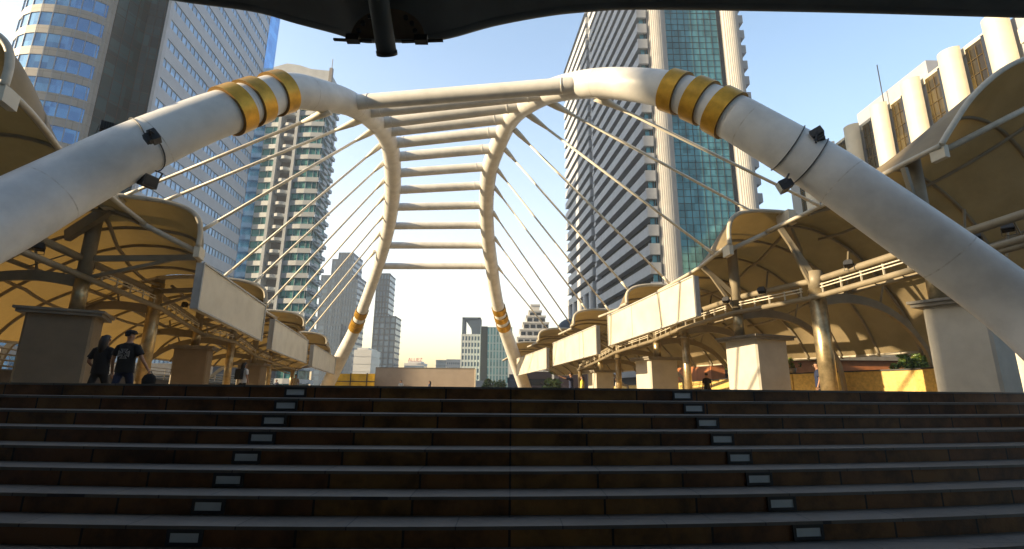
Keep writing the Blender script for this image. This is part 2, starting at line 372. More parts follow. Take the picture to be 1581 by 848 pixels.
def gold_bands(P, Rr, spots):
    for (px, py, wdt) in spots:
        i = near_pt(P, Rr, px, py); d = (P[i + 1] - P[i - 1]).normalized(); c = P[i]; r = Rr[i]
        q = MB(); n = 48; t = d; a = V(0, 0, 1); x = t.cross(a).normalized(); y = t.cross(x)
        prof = [(-wdt / 2, r * 1.0), (-wdt / 2, r + .078 * r / .5), (wdt / 2, r + .078 * r / .5), (wdt / 2, r * 1.0)]
        rows = [[c + t * s + x * math.cos(2 * math.pi * k / n) * rr + y * math.sin(2 * math.pi * k / n) * rr for k in range(n)] for s, rr in prof]
        for j in range(3): q.grid([rows[j], rows[j + 1]], closed=True, mi=0 if j == 1 else 1)
        q.build('gold_band', [GOLD, GOLDIN], arch)
gold_bands(LP, LRAD, [(359, 170, .39), (393, 157, .39), (428, 146, .39)])
gold_bands(RP, RRAD, [(1038, 141, .39), (1077, 156, .39), (1117, 173, .39)])
gold_bands(LP, LRAD, [(556, 484, .75), (551, 493, .62), (546, 503, .72)])
gold_bands(RP, RRAD, [(772.5, 479, .6), (774.5, 490, .55), (777, 501, .6)])

# ------------------------------------------------------------------ stay cables
def cable(a, da, b, db, r, label, side):
    A = at(*a, da); B = at(*b, db); d = (B - A).normalized()
    root = thing('stay_cable', label, 'cable', A, 'stay cables of the %s rib' % side)
    MB().tube([A + d * .55, B], r, 10).build('rod', CABLE, root)
    MB().tube([A - d * .1, A + d * .2, A + d * .8], [r * 2.6, r * 2.4, r * 1.02], 10).build('fork_socket', CABLE, root)
    MB().tube([B - d * .5, B - d * .3, B], [r * 1.05, r * 1.2, r * 1.2], 10).build('lower_socket', CABLE, root)
# ================================================================== CANOPIES
NPR = [(0, 0), (.0, .45), (.1, .85), (.4, 1.15), (.95, 1.33), (1.7, 1.41), (2.8, 1.4), (4.4, .95), (6.0, -.1), (7.2, -1.6), (7.8, -3.1)]
FPR = [(1.55, .62), (1.66, .68), (1.8, .76), (2.05, .86), (2.4, .95), (2.9, 1.0), (3.8, .9), (5.0, .4), (6.2, -.55), (7.2, -1.8), (7.8, -3.15)]
NPR0 = [(0, 0), (.55, .62), (1.6, 1.7), (3.0, 2.75), (4.3, 3.4), (5.4, 3.6), (6.4, 3.2), (7.2, 2.0), (7.7, .4), (8.0, -1.4), (8.1, -3.1)]
NPR2 = [(0, 0), (.0, .4), (.12, .75), (.5, 1.0), (1.2, 1.16), (2.2, 1.2), (3.4, 1.15), (4.6, .8), (6.0, -.1), (7.2, -1.6), (7.8, -3.1)]
RIM = {'left': [], 'right': []}
EDGE = {'left': [], 'right': []}
def canopy(side, T0, T1, idx, label, out):
    s = 1 if side == 'right' else -1
    root = thing('fabric_canopy', label, 'canopy', T0, 'fabric canopies along the plaza')
    NU, NV = 14, 4
    A = smooth_pts(NPR0 if idx == 0 and side == 'right' else NPR if idx < 2 else NPR2, NV); B = smooth_pts(FPR, NV)
    def P(u, j, off=0.0):
        T = T0.lerp(T1, u); e = min(1, u / .62); e = e * e * (3 - 2 * e); e = .35 * min(1, u * 1.15) + .65 * e
        wv = A[j][0] * (1 - e) + B[j][0] * e; z = A[j][1] * (1 - e) + B[j][1] * e
        if z > 0 and idx > 1: z *= .78
        zlow = T.z - 1.45
        if z < 0: z = z / 3.1 * zlow
        if s > 0 and idx == 0: pass
        sag = -.18 * math.sin(math.pi * ((u * 2) % 1)) * math.sin(math.pi * j / (len(A) - 1))
        return T + out * wv + V(0, 0, z + sag + off)
    n = len(A)
    RIM[side] += [P(k / 40, 0) for k in range(41)] + [P(0, j) for j in range(24)] + [P(k / 20, jj) for k in range(8) for jj in (6, 12, 18)]
    EDGE[side] += [P(k / 12, 0, -.12) for k in range(13)]
    m = MB(); rows = [[P(i / NU, j) for j in range(n)] for i in range(NU + 1)]
    m.grid(rows); m.build('membrane', FABRIC, root)
    MB().tube([P(0, j, -.02) for j in range(n)], .075, 10).build('edge_tube', FABRIC2, root)
    MB().tube([P(i / (NU * 2), 0, -.02) for i in range(NU * 2 + 1)], .07, 10).build('edge_tube', FABRIC2, root)
    MB().tube([P(i / NU, n - 1, -.02) for i in range(NU + 1)], .05, 8).build('edge_tube', FABRIC2, root)
    for u in (.25, .5, .75, 1.0):
        if u == 1.0: j0 = 4
        else: j0 = 2
        MB().tube([P(u, j, -.09) for j in range(j0, n)], .055, 8).build('roof_rib', TUBEW, root)
    # purlins running along the bay
    for j in (n - 9, n - 17):
        MB().tube([P(i / NU, j, -.38) for i in range(NU + 1)], .055, 8).build('purlin', TUBEW, root)
    # bracket plate, brace tube and boom under the raised lobe
    if idx > 1: return root
    jb = 23
    b = P(0.0, jb, -.28); t = (T1 - T0).normalized()
    MB().box(b + V(0, 0, 0), (.32, .5, .5), (out, t, V(0, 0, 1))).build('bracket_plate', PANEL, root)
    tip = P(.0, 1, -.15)
    MB().tube([b + V(0, 0, -.15), tip + V(0, 0, -.1) + t * .15], .085, 10).build('brace_tube', FABRIC2, root)
    MB().box(tip + V(0, 0, -.12) + t * .1, (.16, .3, .34), (out, t, V(0, 0, 1))).build('tip_bracket', PANEL, root)
    MB().beam(b + V(0, 0, -.12), P(.18, n - 14, -.4), .16, .36).build('boom', TUBEW, root)
    return root
def side_canopies(side, TT):
    pts = [at(*t) for t in TT]
    ln = (pts[-2] - pts[1]); ln.z = 0; ln.normalize()
    out = V(ln.y, -ln.x, 0) if side == 'right' else V(-ln.y, ln.x, 0)
    words = ['nearest', 'second', 'third', 'fourth', 'fifth', 'sixth']
    for i in range(len(pts) - 1):
        lab = ['nearest cream fabric canopy shell on the %s, partly out of frame' % side, 'second cream fabric canopy shell from the front on the %s with a big raised lobe' % side][i] if i < 2 else '%s cream fabric canopy shell from the front on the %s side of the plaza' % (words[i], side)
        canopy(side, pts[i], pts[i + 1], i, lab, out)
    return pts, out
TR = [(1452, 224, 12.3), (1127, 378, 16.6), (968, 468, 21.5), (886, 500, 28), (832, 525, 36), (789, 543, 44), (754, 563, 52)]
TL = [(6, 132, 9.6), (306, 380, 14.8), (409, 468, 19.4), (469, 505, 29), (504, 532, 38), (556, 572, 46)]
PR, OUTR = side_canopies('right', TR)
PL, OUTL = side_canopies('left', TL)

def snap(c, side):
    best = None
    for p in RIM[side]:
        d = p.dot(_fw); x = 790.5 + F_PX * p.dot(AX) / d; y = 424 - F_PX * p.dot(AY) / d; q = (x - c[2][0]) ** 2 + (y - c[2][1]) ** 2
        if best is None or q < best[0]: best = (q, x, y, d)
    return (c[0], c[1], (best[1], best[2]), best[3])
CL = [((505, 173), 13.9, (205, 224), 12.4), ((553, 187), 16, (262, 293), 14.0), ((576, 202), 18, (313, 357), 15.6), ((587, 225), 21.3, (342, 417), 16.8), ((593, 251), 23.9, (393, 437), 18.8), ((595, 277), 26, (408, 474), 19.8), ((595, 302), 27.8, (434, 488), 24), ((594, 331), 29.8, (459, 490), 28), ((587, 360), 31.8, (465, 508), 29.5), ((578, 389), 33.8, (474, 518), 31)]
CR = [((925, 152), 13.4, (1230, 240), 12.8), ((852, 160), 15.3, (1158, 318), 15.2), ((817, 178), 17.4, (1106, 394), 17), ((797, 203), 20, (1032, 433), 20), ((780, 231), 22.6, (967, 446), 21.8), ((767, 261), 25.2, (943, 481), 23.5), ((764, 290), 27.4, (906, 487), 26.5), ((762, 329), 29.8, (887, 508), 28.6), ((764, 368), 32.2, (870, 517), 30.5), ((768, 412), 35, (853, 522), 33)]
ORD = ['nearest and highest', 'second from the near end', 'third from the near end', 'fourth from the near end', 'fifth from the near end', 'fifth from the far end', 'fourth from the far end', 'third from the far end', 'second from the far end', 'farthest and lowest']
for i, c in enumerate(CL): cable(*snap(c, 'left'), .048, 'cream stay cable, %s on the left rib' % ORD[i], 'left')
for i, c in enumerate(CR): cable(*snap(c, 'right'), .048, 'cream stay cable, %s on the right rib' % ORD[i], 'right')

# ------------------------------------------------------------------ fascia boxes
def fascia(tl, tr, bl, br, dl, dr, label, out, nj=3):
    """long white panel box; tl.. pixel corners, dl / dr depths of the two ends"""
    A = at(*tl, dl); B = at(*tr, dr); C = at(*br, dr); D = at(*bl, dl)
    A.x, A.y = (A.x + D.x) / 2, (A.y + D.y) / 2; D.x, D.y = A.x, A.y
    B.x, B.y = (B.x + C.x) / 2, (B.y + C.y) / 2; C.x, C.y = B.x, B.y
    root = thing('fascia_box', label, 'panel box', D, 'white panel boxes along the canopies')
    th = out * .2
    m = MB(); near = dl > dr
    m.face([A, D, C, B]); m.face([A + th, B + th, C + th, D + th]); m.face([A, B, B + th, A + th]); m.face([D, D + th, C + th, C])
    m.build('panel', PANEL, root)
    MB().face([A, A + th, D + th, D]).build('end_plate', PANELEDGE, root); MB().face([B, C, C + th, B + th]).build('end_plate', PANELEDGE, root)
    fr = MB(); i = -out * .012
    for p, q in ((A, B), (D, C), (A, D), (B, C)): fr.beam(p + i, q + i, .05, .05)
    fr.build('trim', PANELEDGE, root)
    for k in range(1, nj):
        t = k / nj; MB().beam(A.lerp(B, t) + i * .6, D.lerp(C, t) + i * .6, .015, .015).build('joint', PANELEDGE, root)
fascia((939, 487), (1073, 424), (940, 534), (1073, 489), 22.7, 17, 'nearest white panel box along the right canopies, the largest of them', OUTR)
fascia((854, 530), (921, 502), (854, 565), (921, 547), 32, 24.3, 'middle white panel box along the right canopies', OUTR)
fascia((798, 554), (844, 537), (798, 580), (844, 569), 42.3, 34.4, 'farthest and smallest white panel box along the right canopies, beside the arch foot', OUTR, 4)
fascia((311, 404), (407, 471), (308, 478), (406, 527), 14.6, 19.2, 'nearest white panel box along the left canopies, the largest of them', OUTL, 1)
fascia((421, 492), (474, 526), (421, 540), (474, 561), 22.7, 31, 'middle white panel box along the left canopies', OUTL, 1)
fascia((483, 532), (517, 552), (482, 566), (517, 578), 31.5, 41, 'farthest and smallest white panel box along the left canopies, beside the arch foot', OUTL, 1)

# ------------------------------------------------------------------ pillars, posts, columns
def ppx(px, d):
    p = at(px, 600, d); return Vector((p.x, p.y, 0))
def pillar(px, d, captop, wid, label, ang, post_z, post_px=None, cm=None):
    c = ppx(px, d); z0 = floor_z(c.y); zc = at(px, captop, d).z
    root = thing('stone_pillar', label, 'pillar', (c.x, c.y, z0), 'square rendered pillars carrying the roof posts')
    X = V(math.cos(ang), math.sin(ang), 0); Y = V(-X.y, X.x, 0); Z = V(0, 0, 1); H = zc - .16 - z0
    q = MB(); n = 10; b = .06; h = wid / 2
    poly = [(h - b, -h), (h, -h + b), (h, h - b), (h - b, h), (-h + b, h), (-h, h - b), (-h, -h + b), (-h + b, -h)]
    q.prism([(c.x + X.x * u + Y.x * v, c.y + X.y * u + Y.y * v) for u, v in poly], z0, zc - .16); q.build('shaft', cm or CONC, root)
    k = MB(); k.box((c.x, c.y, zc - .115), (wid + .34, wid + .34, .09), (X, Y, Z)); k.box((c.x, c.y, zc - .035), (wid + .46, wid + .46, .07), (X, Y, Z)); k.build('cap', CAP, root)
    pp = ppx(post_px, d) if post_px else c
    MB().tube([V(pp.x, pp.y, zc), V(pp.x, pp.y, zc + 1.0)], .19, 20).build('post', STEEL, root)
    MB().tube([V(pp.x, pp.y, zc + 1.0), V(pp.x, pp.y, post_z)], .19, 20).build('post', TUBEW, root)
    return Vector((pp.x, pp.y, zc))
aR = math.atan2(OUTR.y, OUTR.x); aL = math.atan2(OUTL.y, OUTL.x)
P_R0 = pillar(1512, 12.0, 458, 1.25, 'square pale pillar on the right behind the near arch leg, the nearest of the right row', aR + .25, 6.2, 1475)
P_R1 = pillar(1173, 18, 519, 1.5, 'square pillar with one brightly sunlit side, second of the right row', aR + .1, 5.6, 1150)
P_R2 = pillar(1015, 25, 552, 1.55, 'square sunlit pillar, third of the right row below the largest white panel box', aR, 5.0, 1018)
P_R3 = pillar(928, 35, 572, 1.4, 'small far square pillar, fourth of the right row', aR, 4.4)
P_L0 = pillar(80, 14, 478, 1.5, 'big dark square pillar at the left edge of the picture', aL + .35, 6.0, 92, CONC_SHADE)
P_L1 = pillar(291, 24, 534, 1.45, 'square shaded pillar, second of the left row behind the strolling couple', aL + .2, 5.0, None, CONC_SHADE)
P_L2 = pillar(386, 34, 561, 1.5, 'small far square pillar, third of the left row', aL, 4.2, None, CONC_SHADE)
def column(px, d, top, r, label):
    c = ppx(px, d); z0 = floor_z(c.y); zt = at(px, top, d).z
    root = thing('steel_column', label, 'column', (c.x, c.y, z0), 'round brushed steel columns under the canopies')
    MB().tube([V(c.x, c.y, z0), V(c.x, c.y, zt)], r, 24).build('shaft', STEEL, root)
    MB().tube([V(c.x, c.y, zt), V(c.x, c.y, zt + .62)], r * .9, 20).build('upper_shaft', TUBEW, root)
    MB().tube([V(c.x, c.y, zt - .25), V(c.x, c.y, zt - .18)], r * 1.06, 24).build('collar', TUBEW, root)
    MB().tube([V(c.x, c.y, z0), V(c.x, c.y, z0 + .05)], r * 1.6, 24).build('base_plate', STEEL, root)
    return Vector((c.x, c.y, zt))
C_R0 = column(1281, 15.5, 440, .25, 'tall brushed steel column between the two nearest right pillars')
C_R1 = column(1063, 21.5, 512, .17, 'brushed steel column between the second and third right pillars')
C_R2 = column(956, 30, 548, .18, 'slim steel column between the third and fourth right pillars')
C_R3 = column(896, 42, 570, .18, 'farthest slim steel column of the right row behind the group of visitors')
C_L0 = column(216, 18, 430, .22, 'brushed steel column beside the strolling couple on the left')
C_L1 = column(348, 27, 522, .19, 'brushed steel column between the second and third left pillars')
C_L2 = column(412, 38, 545, .19, 'thin steel column just beyond the third left pillar')
C_L3 = column(449, 44, 560, .19, 'farthest steel column of the left row')
# longitudinal twin tubes with lamps
def zA(y): return 3.05 - .052 * (y - 15)
def rails(side, pts, out):
    pts = sorted(pts, key=lambda p: p.y)
    first = pts[0] + (pts[0] - pts[1]).normalized() * 5; pts = [first] + pts
    root = thing('roof_truss', 'twin tube truss running along the posts under the %s canopies' % side, 'truss', (pts[1].x, pts[1].y, zA(pts[1].y)))
    for dz, dw, r in ((0, -.2, .09), (.62, 0.1, .11), (.3, 1.5, .07)):
        q = MB().tube([V(p.x, p.y, zA(p.y) + dz) + out * dw for p in pts], r, 12); q.build('tube', TUBEW, root)
    
    for i in range(1, len(pts) - 1):
        L = MB(); a, b = pts[i], pts[i + 1]
        A = V(a.x, a.y, zA(a.y) + .26) - out * .2; B = V(b.x, b.y, zA(b.y) + .26) - out * .2
        MB().beam(A.lerp(B, .1), A.lerp(B, .9), .06, .03).build('light_strip', PANEL, root); MB().beam(A.lerp(B, .1) + V(0, 0, .1), A.lerp(B, .9) + V(0, 0, .1), .03, .03).build('light_strip', PANEL, root)
        for k in range(5):
            c = A.lerp(B, .12 + .19 * k); MB().beam(c + V(0, 0, -.2), c + V(0, 0, .14), .05, .02, up=V(0, 1, 0)).build('clip', PANEL, root)
    along = (pts[-1] - pts[1]); along.z = 0; along.normalize()
    for p in pts[1:]:
        za = zA(p.y); c0 = V(p.x, p.y, za + .62)
        e = min(EDGE[side], key=lambda q: abs((q - p).dot(along)) + .15 * abs((q - p).dot(out) + 1.5))
        if (e - c0).length < 4.5:
            MB().beam(e, c0 + V(0, 0, .02), .10, .18).build('boom', TUBEW, root)
            MB().beam(e.lerp(c0, .25) + V(0, 0, -.05), c0 + V(0, 0, -.6), .10, .10).build('boom', TUBEW, root)
        zf = floor_z(p.y) + .3; C = smooth_pts([(0, za - .1), (1.2, za + .05), (2.4, za - .1), (3.4, za - .55), (4.1, za - 1.2), (4.5, (za + zf) / 2 - .2), (4.65, zf)], 5); q = MB(); rws = []
        for i, (wv, z) in enumerate(C):
            a = C[min(i + 1, len(C) - 1)]; b = C[max(i - 1, 0)]; dw, dz = a[0] - b[0], a[1] - b[1]; L2 = math.hypot(dw, dz)
            hh = (.34 - .2 * i / len(C)) / 2; c = V(p.x, p.y, z) + out * wv; nn = out * (-dz / L2) + V(0, 0, dw / L2)
            rws.append([c + nn * hh + along * .06, c + nn * hh - along * .06, c - nn * hh - along * .06, c - nn * hh + along * .06])
        q.grid(rws, smooth=False, closed=True); q.build('curved_rib', TUBEW, root)
        for wv, ww, zz in ((1.3, 1.6, 1.75), (2.7, 3.2, 1.45)):
            ii = min(range(len(C)), key=lambda k: abs(C[k][0] - wv)); c = V(p.x, p.y, C[ii][1]) + out * C[ii][0]
            MB().tube([c, V(p.x, p.y, za + zz) + out * ww], .035, 6).build('strut', TUBEW, root)
    x = MB()
    for i in range(len(pts) - 1):
        a, b = pts[i], pts[i + 1]; A = V(a.x, a.y, zA(a.y)); B = V(b.x, b.y, zA(b.y))
        for k in range(4):
            MB().tube([A.lerp(B, (k + .5) / 4) + V(0, 0, .62) + out * .1, A.lerp(B, (k + 1) / 4) + out * 1.5 + V(0, 0, .3)], .02, 6).build('lacing', TUBEW, root)
    return pts
RAILR = rails('right', [P_R0, C_R0, P_R1, C_R1, P_R2, C_R2, P_R3, C_R3], OUTR)
RAILL = rails('left', [P_L0, C_L0, P_L1, C_L1, P_L2, C_L2, C_L3], OUTL)

# cross beams from each post out to the panel side
def flood(c, aim, size, label, root_name='floodlight', grp='floodlights on the arch and roof tubes', arm=V(0, 0, 1)):
    root = thing(root_name, label, 'floodlight', c, grp)
    d = Vector(aim).normalized(); x = d.cross(V(0, 0, 1)).normalized(); z = x.cross(d)
    h = MB(); h.box(c, (size, size * .55, size * .8), (x, d, z)); h.box(c - d * size * .35, (size * .75, size * .25, size * .6), (x, d, z))
    for k in range(5): h.box(c - d * size * .5 + x * size * (k - 2) * .15, (size * .03, size * .3, size * .55), (x, d, z))
    h.build('housing', DARK, root)
    MB().box(c + d * size * .29, (size * .86, size * .03, size * .66), (x, d, z)).build('lens', G_BLACK, root)
    b = MB()
    for s in (-1, 1): b.beam(c + x * s * size * .54, c + x * s * size * .54 - arm * size * .8, size * .04, size * .12, up=d)
    b.beam(c - arm * size * .8 - x * size * .56, c - arm * size * .8 + x * size * .56, size * .12, size * .04); b.build('bracket', DARK, root)
def P3(px, py, d): return at(px, py, d)
flood(P3(167, 197, 10.1), (-.6, .6, .1), .26, 'floodlight standing on top of the left arch leg', arm=V(.2, 0, 1))
flood(P3(238, 211, 9.35), (.5, .3, .5), .26, 'floodlight strapped to the front of the left arch leg', arm=V(-.3, .9, .2))
flood(P3(229, 280, 10.0), (.7, -.2, -.1), .30, 'floodlight hanging below the left arch leg', arm=V(-.4, 0, -1))
flood(P3(1261, 207, 9.7), (-.3, .2, .9), .27, 'floodlight standing on top of the right arch leg', arm=V(.2, 0, 1))
flood(P3(1209, 288, 9.9), (-.7, .2, -.3), .27, 'floodlight hanging below the right arch leg', arm=V(-.5, 0, -1))
for (px, py, d, lab) in ((60, 382, 13.0, 'small black lamp on the roof tube above the big left pillar'), (138, 411, 15, 'small black lamp on the left roof tube, second from the front'), (198, 436, 17.5, 'small black lamp beside the top of the left steel column'), (246, 455, 19.5, 'small black lamp on the left roof tube, fourth from the front'), (285, 471, 21.5, 'small black lamp farthest along the left roof tube'), (1310, 408, 15, 'small black lamp on the roof tube right of the tall steel column'), (1176, 449, 17, 'small black lamp on the roof tube above the sunlit right pillar'), (1121, 464, 18.5, 'small black lamp under the roof left of the sunlit right pillar'), (1080, 480, 20, 'small black lamp tucked behind the end of the large right panel box'), (1556, 352, 12, 'black lamp on a stand on the roof tube at the right edge'), (1505, 366, 12.2, 'black lamp lying low behind the right arch leg')):
    flood(at(px, py, d), (0.2, -.3, -.9) if px < 790 else (-.3, -.3, -.9), .24, lab, grp='lamps clamped to the roof tubes', root_name='lamp', arm=V(0, 0, 1))
# cable loops and straps around the legs
def strap(P, Rr, px, py, label, k0=.0, k1=1.0, r=.012, off=.02, loops=1):
    i = near_pt(P, Rr, px, py); d = (P[i + 1] - P[i - 1]).normalized(); c = P[i]; x = d.cross(V(0, 0, 1)).normalized(); y = x.cross(d)
    pts = []
    for k in range(41):
        a = 2 * math.pi * (k0 + (k1 - k0) * k / 40); sl = d * .25 * math.sin(a * 1.3) * .5
        pts.append(c + x * math.cos(a) * (Rr[i] + off) + y * math.sin(a) * (Rr[i] + off) + sl)
    tag(MB().tube(pts, r, 6).build('power_cable', DARK), label, 'power cable', 'black power cables around the arch legs')
strap(LP, LRAD, 215, 226, 'black power cable looped round the left arch leg between its floodlights')
strap(RP, RRAD, 1226, 238, 'upper black power cable looped round the right arch leg')
strap(RP, RRAD, 1248, 250, 'lower black power cable looped round the right arch leg', k0=.1, k1=1.05)

# ------------------------------------------------------------------ parapets and planting on the right
def parapet_line(pts, h, name, label, m, capm, thick=.3):
    root = thing(name, label, 'parapet', pts[0])
    q = MB(); cp = MB()
    for a, b in zip(pts, pts[1:]):
        a = Vector(a); b = Vector(b); za, zb2 = floor_z(a.y) - .3, floor_z(b.y) - .3; d = (b - a).normalized(); n = V(d.y, -d.x, 0) * thick / 2
        A, B = V(a.x, a.y, 0), V(b.x, b.y, 0)
        ta, tb = h(a.y), h(b.y)
        c8 = [A - n + V(0, 0, za), B - n + V(0, 0, zb2), B + n + V(0, 0, zb2), A + n + V(0, 0, za), A - n + V(0, 0, ta), B - n + V(0, 0, tb), B + n + V(0, 0, tb), A + n + V(0, 0, ta)]
        for f in ((0, 1, 5, 4), (1, 2, 6, 5), (2, 3, 7, 6), (3, 0, 4, 7), (4, 5, 6, 7)): q.face([c8[i] for i in f])
        cp.beam(A + V(0, 0, ta + .025), B + V(0, 0, tb + .025), thick + .1, .05)
    q.build('wall', m, root); cp.build('coping', capm, root); return root
pr = [at(1500, 600, 15.2), at(1420, 600, 17.2), at(1230, 600, 21.3), at(1100, 600, 31), at(1010, 600, 42), at(930, 600, 60)]
parapet_line([V(p.x, p.y, 0) for p in pr], lambda y: .80 - .012 * (y - 15), 'parapet', 'yellow stone parapet wall with pillar shadows along the right edge', PARA, DARK)
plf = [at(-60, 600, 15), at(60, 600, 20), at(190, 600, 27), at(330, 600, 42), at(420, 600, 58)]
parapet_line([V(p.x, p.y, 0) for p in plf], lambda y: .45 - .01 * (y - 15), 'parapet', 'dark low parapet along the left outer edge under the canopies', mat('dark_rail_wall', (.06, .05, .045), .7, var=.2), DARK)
# left railing above parapet
rl = thing('railing', 'dark horizontal bar railing behind the left pillars', 'railing', (plf[0].x, plf[0].y, .5))
q = MB()
for dz in (.62, .82, 1.02, 1.22): q.tube([V(p.x, p.y, dz - .01 * (p.y - 15)) for p in plf], .035, 6)
q.build('bar', TUBEW, rl); q = MB()
for a, b in zip(plf, plf[1:]):
    for t in (0, .33, .66): p = a.lerp(b, t); q.tube([V(p.x, p.y, .3), V(p.x, p.y, 1.25 - .01 * (p.y - 15))], .03, 6)
q.build('baluster', TUBEW, rl)

# leafy plants
def leaves(q, c, rad, n, size, seed, flat=.8):
    rnd = random.Random(seed)
    blobs = [(Vector((rnd.gauss(0, .45), rnd.gauss(0, .45), rnd.gauss(0, .4))), rnd.uniform(.3, .55)) for _ in range(9)]
    for i in range(n):
        b, br = blobs[rnd.randrange(9)]
        p = Vector((rnd.gauss(0, 1), rnd.gauss(0, 1), rnd.gauss(0, 1))).normalized() * br * rnd.uniform(.55, 1.05) + b
        p = Vector((p.x * rad, p.y * rad, p.z * rad * flat)) + c
        u = Vector((rnd.gauss(0, 1), rnd.gauss(0, 1), rnd.gauss(0, 1))).normalized(); v = u.cross(Vector((rnd.gauss(0, 1), rnd.gauss(0, 1), .3))).normalized()
        s = size * rnd.uniform(.6, 1.3)
        q.face([p - u * s, p + v * s * .45, p + u * s, p - v * s * .45], mi=0 if rnd.random() < .6 else 1)
def tree(c, z0, zc, rad, n, size, label, seed, name='tree', m=(None,)):
    root = thing(name, label, 'tree', (c.x, c.y, z0)); rnd = random.Random(seed)
    t = MB(); t.tube([V(c.x, c.y, z0), V(c.x + .1, c.y, (z0 + zc) / 2), V(c.x, c.y, zc + rad * .3)], [rad * .1, rad * .075, rad * .03], 8)
    for k in range(6):
        a = k * 1.1; s = V(c.x, c.y, zc - rad * .4 + .1 * k); t.tube([s, s + V(math.cos(a) * rad * .6, math.sin(a) * rad * .6, rad * .5)], [rad * .04, rad * .012], 6)
    t.build('trunk', BARK, root)
    q = MB(); leaves(q, V(c.x, c.y, zc), rad, n, size, seed); q.build('crown', [LEAF, LEAF2], root)
def tr_at(px, py, Y, rpx, n, size, label, seed, z0=-7):
    p = at_y(px, py, Y); tree(p, z0, p.z, rpx / F_PX * Y, n, size, label, seed)
tr_at(1442, 552, 26, 30, 2600, .10, 'bright green leafy tree beyond the right parapet beside the pale pillar', 3, -3)
tr_at(1400, 566, 24, 16, 900, .08, 'pale yellow green bush beyond the right parapet', 5, -3)
tr_at(760, 597, 120, 16, 700, .5, 'small dark green tree in the distance right of the central wall', 6)
tr_at(846, 596, 75, 19, 900, .35, 'dark green tree below the far right panel box', 8)
tr_at(735, 600, 160, 8, 300, .6, 'tiny distant tree beside the central wall', 9)
def potted(px, py, d, label, seed, h=.5):
    c = at(px, 590, d); zt = .80 - .012 * (c.y - 15) + .05; root = thing('potted_plant', label, 'plant', (c.x, c.y, zt))
    MB().tube([V(c.x, c.y, zt), V(c.x, c.y, zt + .22)], [.12, .17], 14).build('pot', CAP, root)
    q = MB(); leaves(q, V(c.x, c.y, zt + .22 + h * .45), h * .55, 260, .05, seed, 1.1); q.build('foliage', [LEAF, LEAF2], root)
potted(1226, 560, 21.4, 'spindly potted plant on the yellow parapet behind the sunlit pillar', 11, .5)
potted(1130, 570, 25.6, 'low bushy plant on the far parapet left of the sunlit pillar', 12, .55)

# low orange building beyond the right parapet
ob = thing('brick_building', 'low orange brick building beyond the right parapet', 'building', (22, 34, -7))
q = MB(); q.bb(14.5, 34, 36, 50, -7, 2.2); q.build('wall', BRICKO, ob)
q = MB(); q.bb(14.3, 34.2, 35.7, 50.2, 2.2, 2.5); q.build('roof', CAP, ob)
for x in (15.5, 18.5, 28, 31): MB().bb(x, x + 1.8, 35.95, 36, .2, 1.5).build('window', G_BLACK, ob)

# centre wall and amber panels
def wall_px(x0, x1, ytop, d, name, m, label, cat, thick=.3, zb=-3):
    A = at(x0, ytop, d); B = at(x1, ytop, d); zt = (A.z + B.z) / 2; root = thing(name, label, cat, (A.x, A.y, zb))
    q = MB(); q.bb(A.x, B.x, A.y, A.y + thick, zb, zt); q.build('wall', m, root)
    return root, A, B, zt
cw, A, B, zt = wall_px(580, 733, 569, 50, 'end_wall', mat('plaster', (.40, .33, .27), .75, var=.06, vscale=1), 'wide plain beige wall closing the far end of the plaza', 'wall')
MB().bb(A.x, B.x, A.y - .04, A.y + .34, zt, zt + .08).build('coping', CAP, cw); MB().bb(B.x, B.x + .12, A.y - .03, A.y + .33, -3, zt + .03).build('end_trim', PANEL, cw)
for i, (x0, x1) in enumerate(((505, 541), (542.5, 566), (567.5, 579))):
    A = at(x0, 577, 49); B = at(x1, 577, 49); root = thing('amber_screen', ['long amber panel screen left of the central wall, beside the arch foot', 'amber panel screen in the middle of three by the central wall', 'narrow amber panel screen touching the central wall'][i], 'screen', (A.x, A.y, -3))
    MB().bb(A.x, B.x, A.y, A.y + .1, .55, A.z).build('panel', YELG, root); MB().bb(A.x, B.x, A.y, A.y + .1, -3, .47).build('panel', YELG, root)
    MB().bb(A.x, B.x, A.y - .03, A.y + .12, .47, .55).build('rail', DARK, root)
    q = MB(); q.bb(A.x - .08, A.x, A.y - .03, A.y + .12, -3, A.z + .05); q.build('post', DARK, root)

# ================================================================== OVERHEAD ROOF above the stairs
rf = thing('entrance_roof', 'dark fabric roof edge hanging over the top of the stairs', 'roof', (0, 5, 4))
RE = [(-330, -40, 6.0), (100, -25, 6.0), (290, -1, 6.0), (390, 13, 6.0), (455, 31, 5.9), (520, 48, 5.8), (556, 60, 5.7), (596, 60, 5.7), (640, 60, 5.7), (690, 54, 5.7), (760, 35, 5.8), (840, 20, 5.9), (905, 13, 6.0), (1000, 9, 6.1), (1300, 14, 6.3), (1581, 22, 6.5), (2000, 32, 6.8)]
RS = smooth_pts(RE, 5)
front = [at(*p) for p in RS]
front[0].x = -20
def back(p, dy, dz): return V(p.x * (1 + abs(dy) * .02), p.y - dy, max(3.3, p.z + dz))
q = MB()
rows = [front, [back(p, .35, .12) for p in front], [back(p, 2.0, .55) for p in front], [back(p, 5, .9) for p in front], [back(p, 12, 1.0) for p in front], [back(p, 28, .4) for p in front]]
q.grid(rows); q.build('membrane', ROOFD, rf)
q = MB(); q.grid([[p + V(0, 0, .14) for p in r] for r in rows]); q.build('roof_skin', ROOFD, rf)
MB().tube([p + V(0, .02, .07) for p in front], .085, 8).build('edge_rail', ROOFD, rf)
fp = at(597, 80, 5.2); fq = fp + V(-.02, -.75, .62)
MB().tube([fp + V(0, .0, -.0), fp.lerp(fq, .5), fq + (fq - fp) * 1.2], .104, 28).build('pipe', ROOFD, rf)
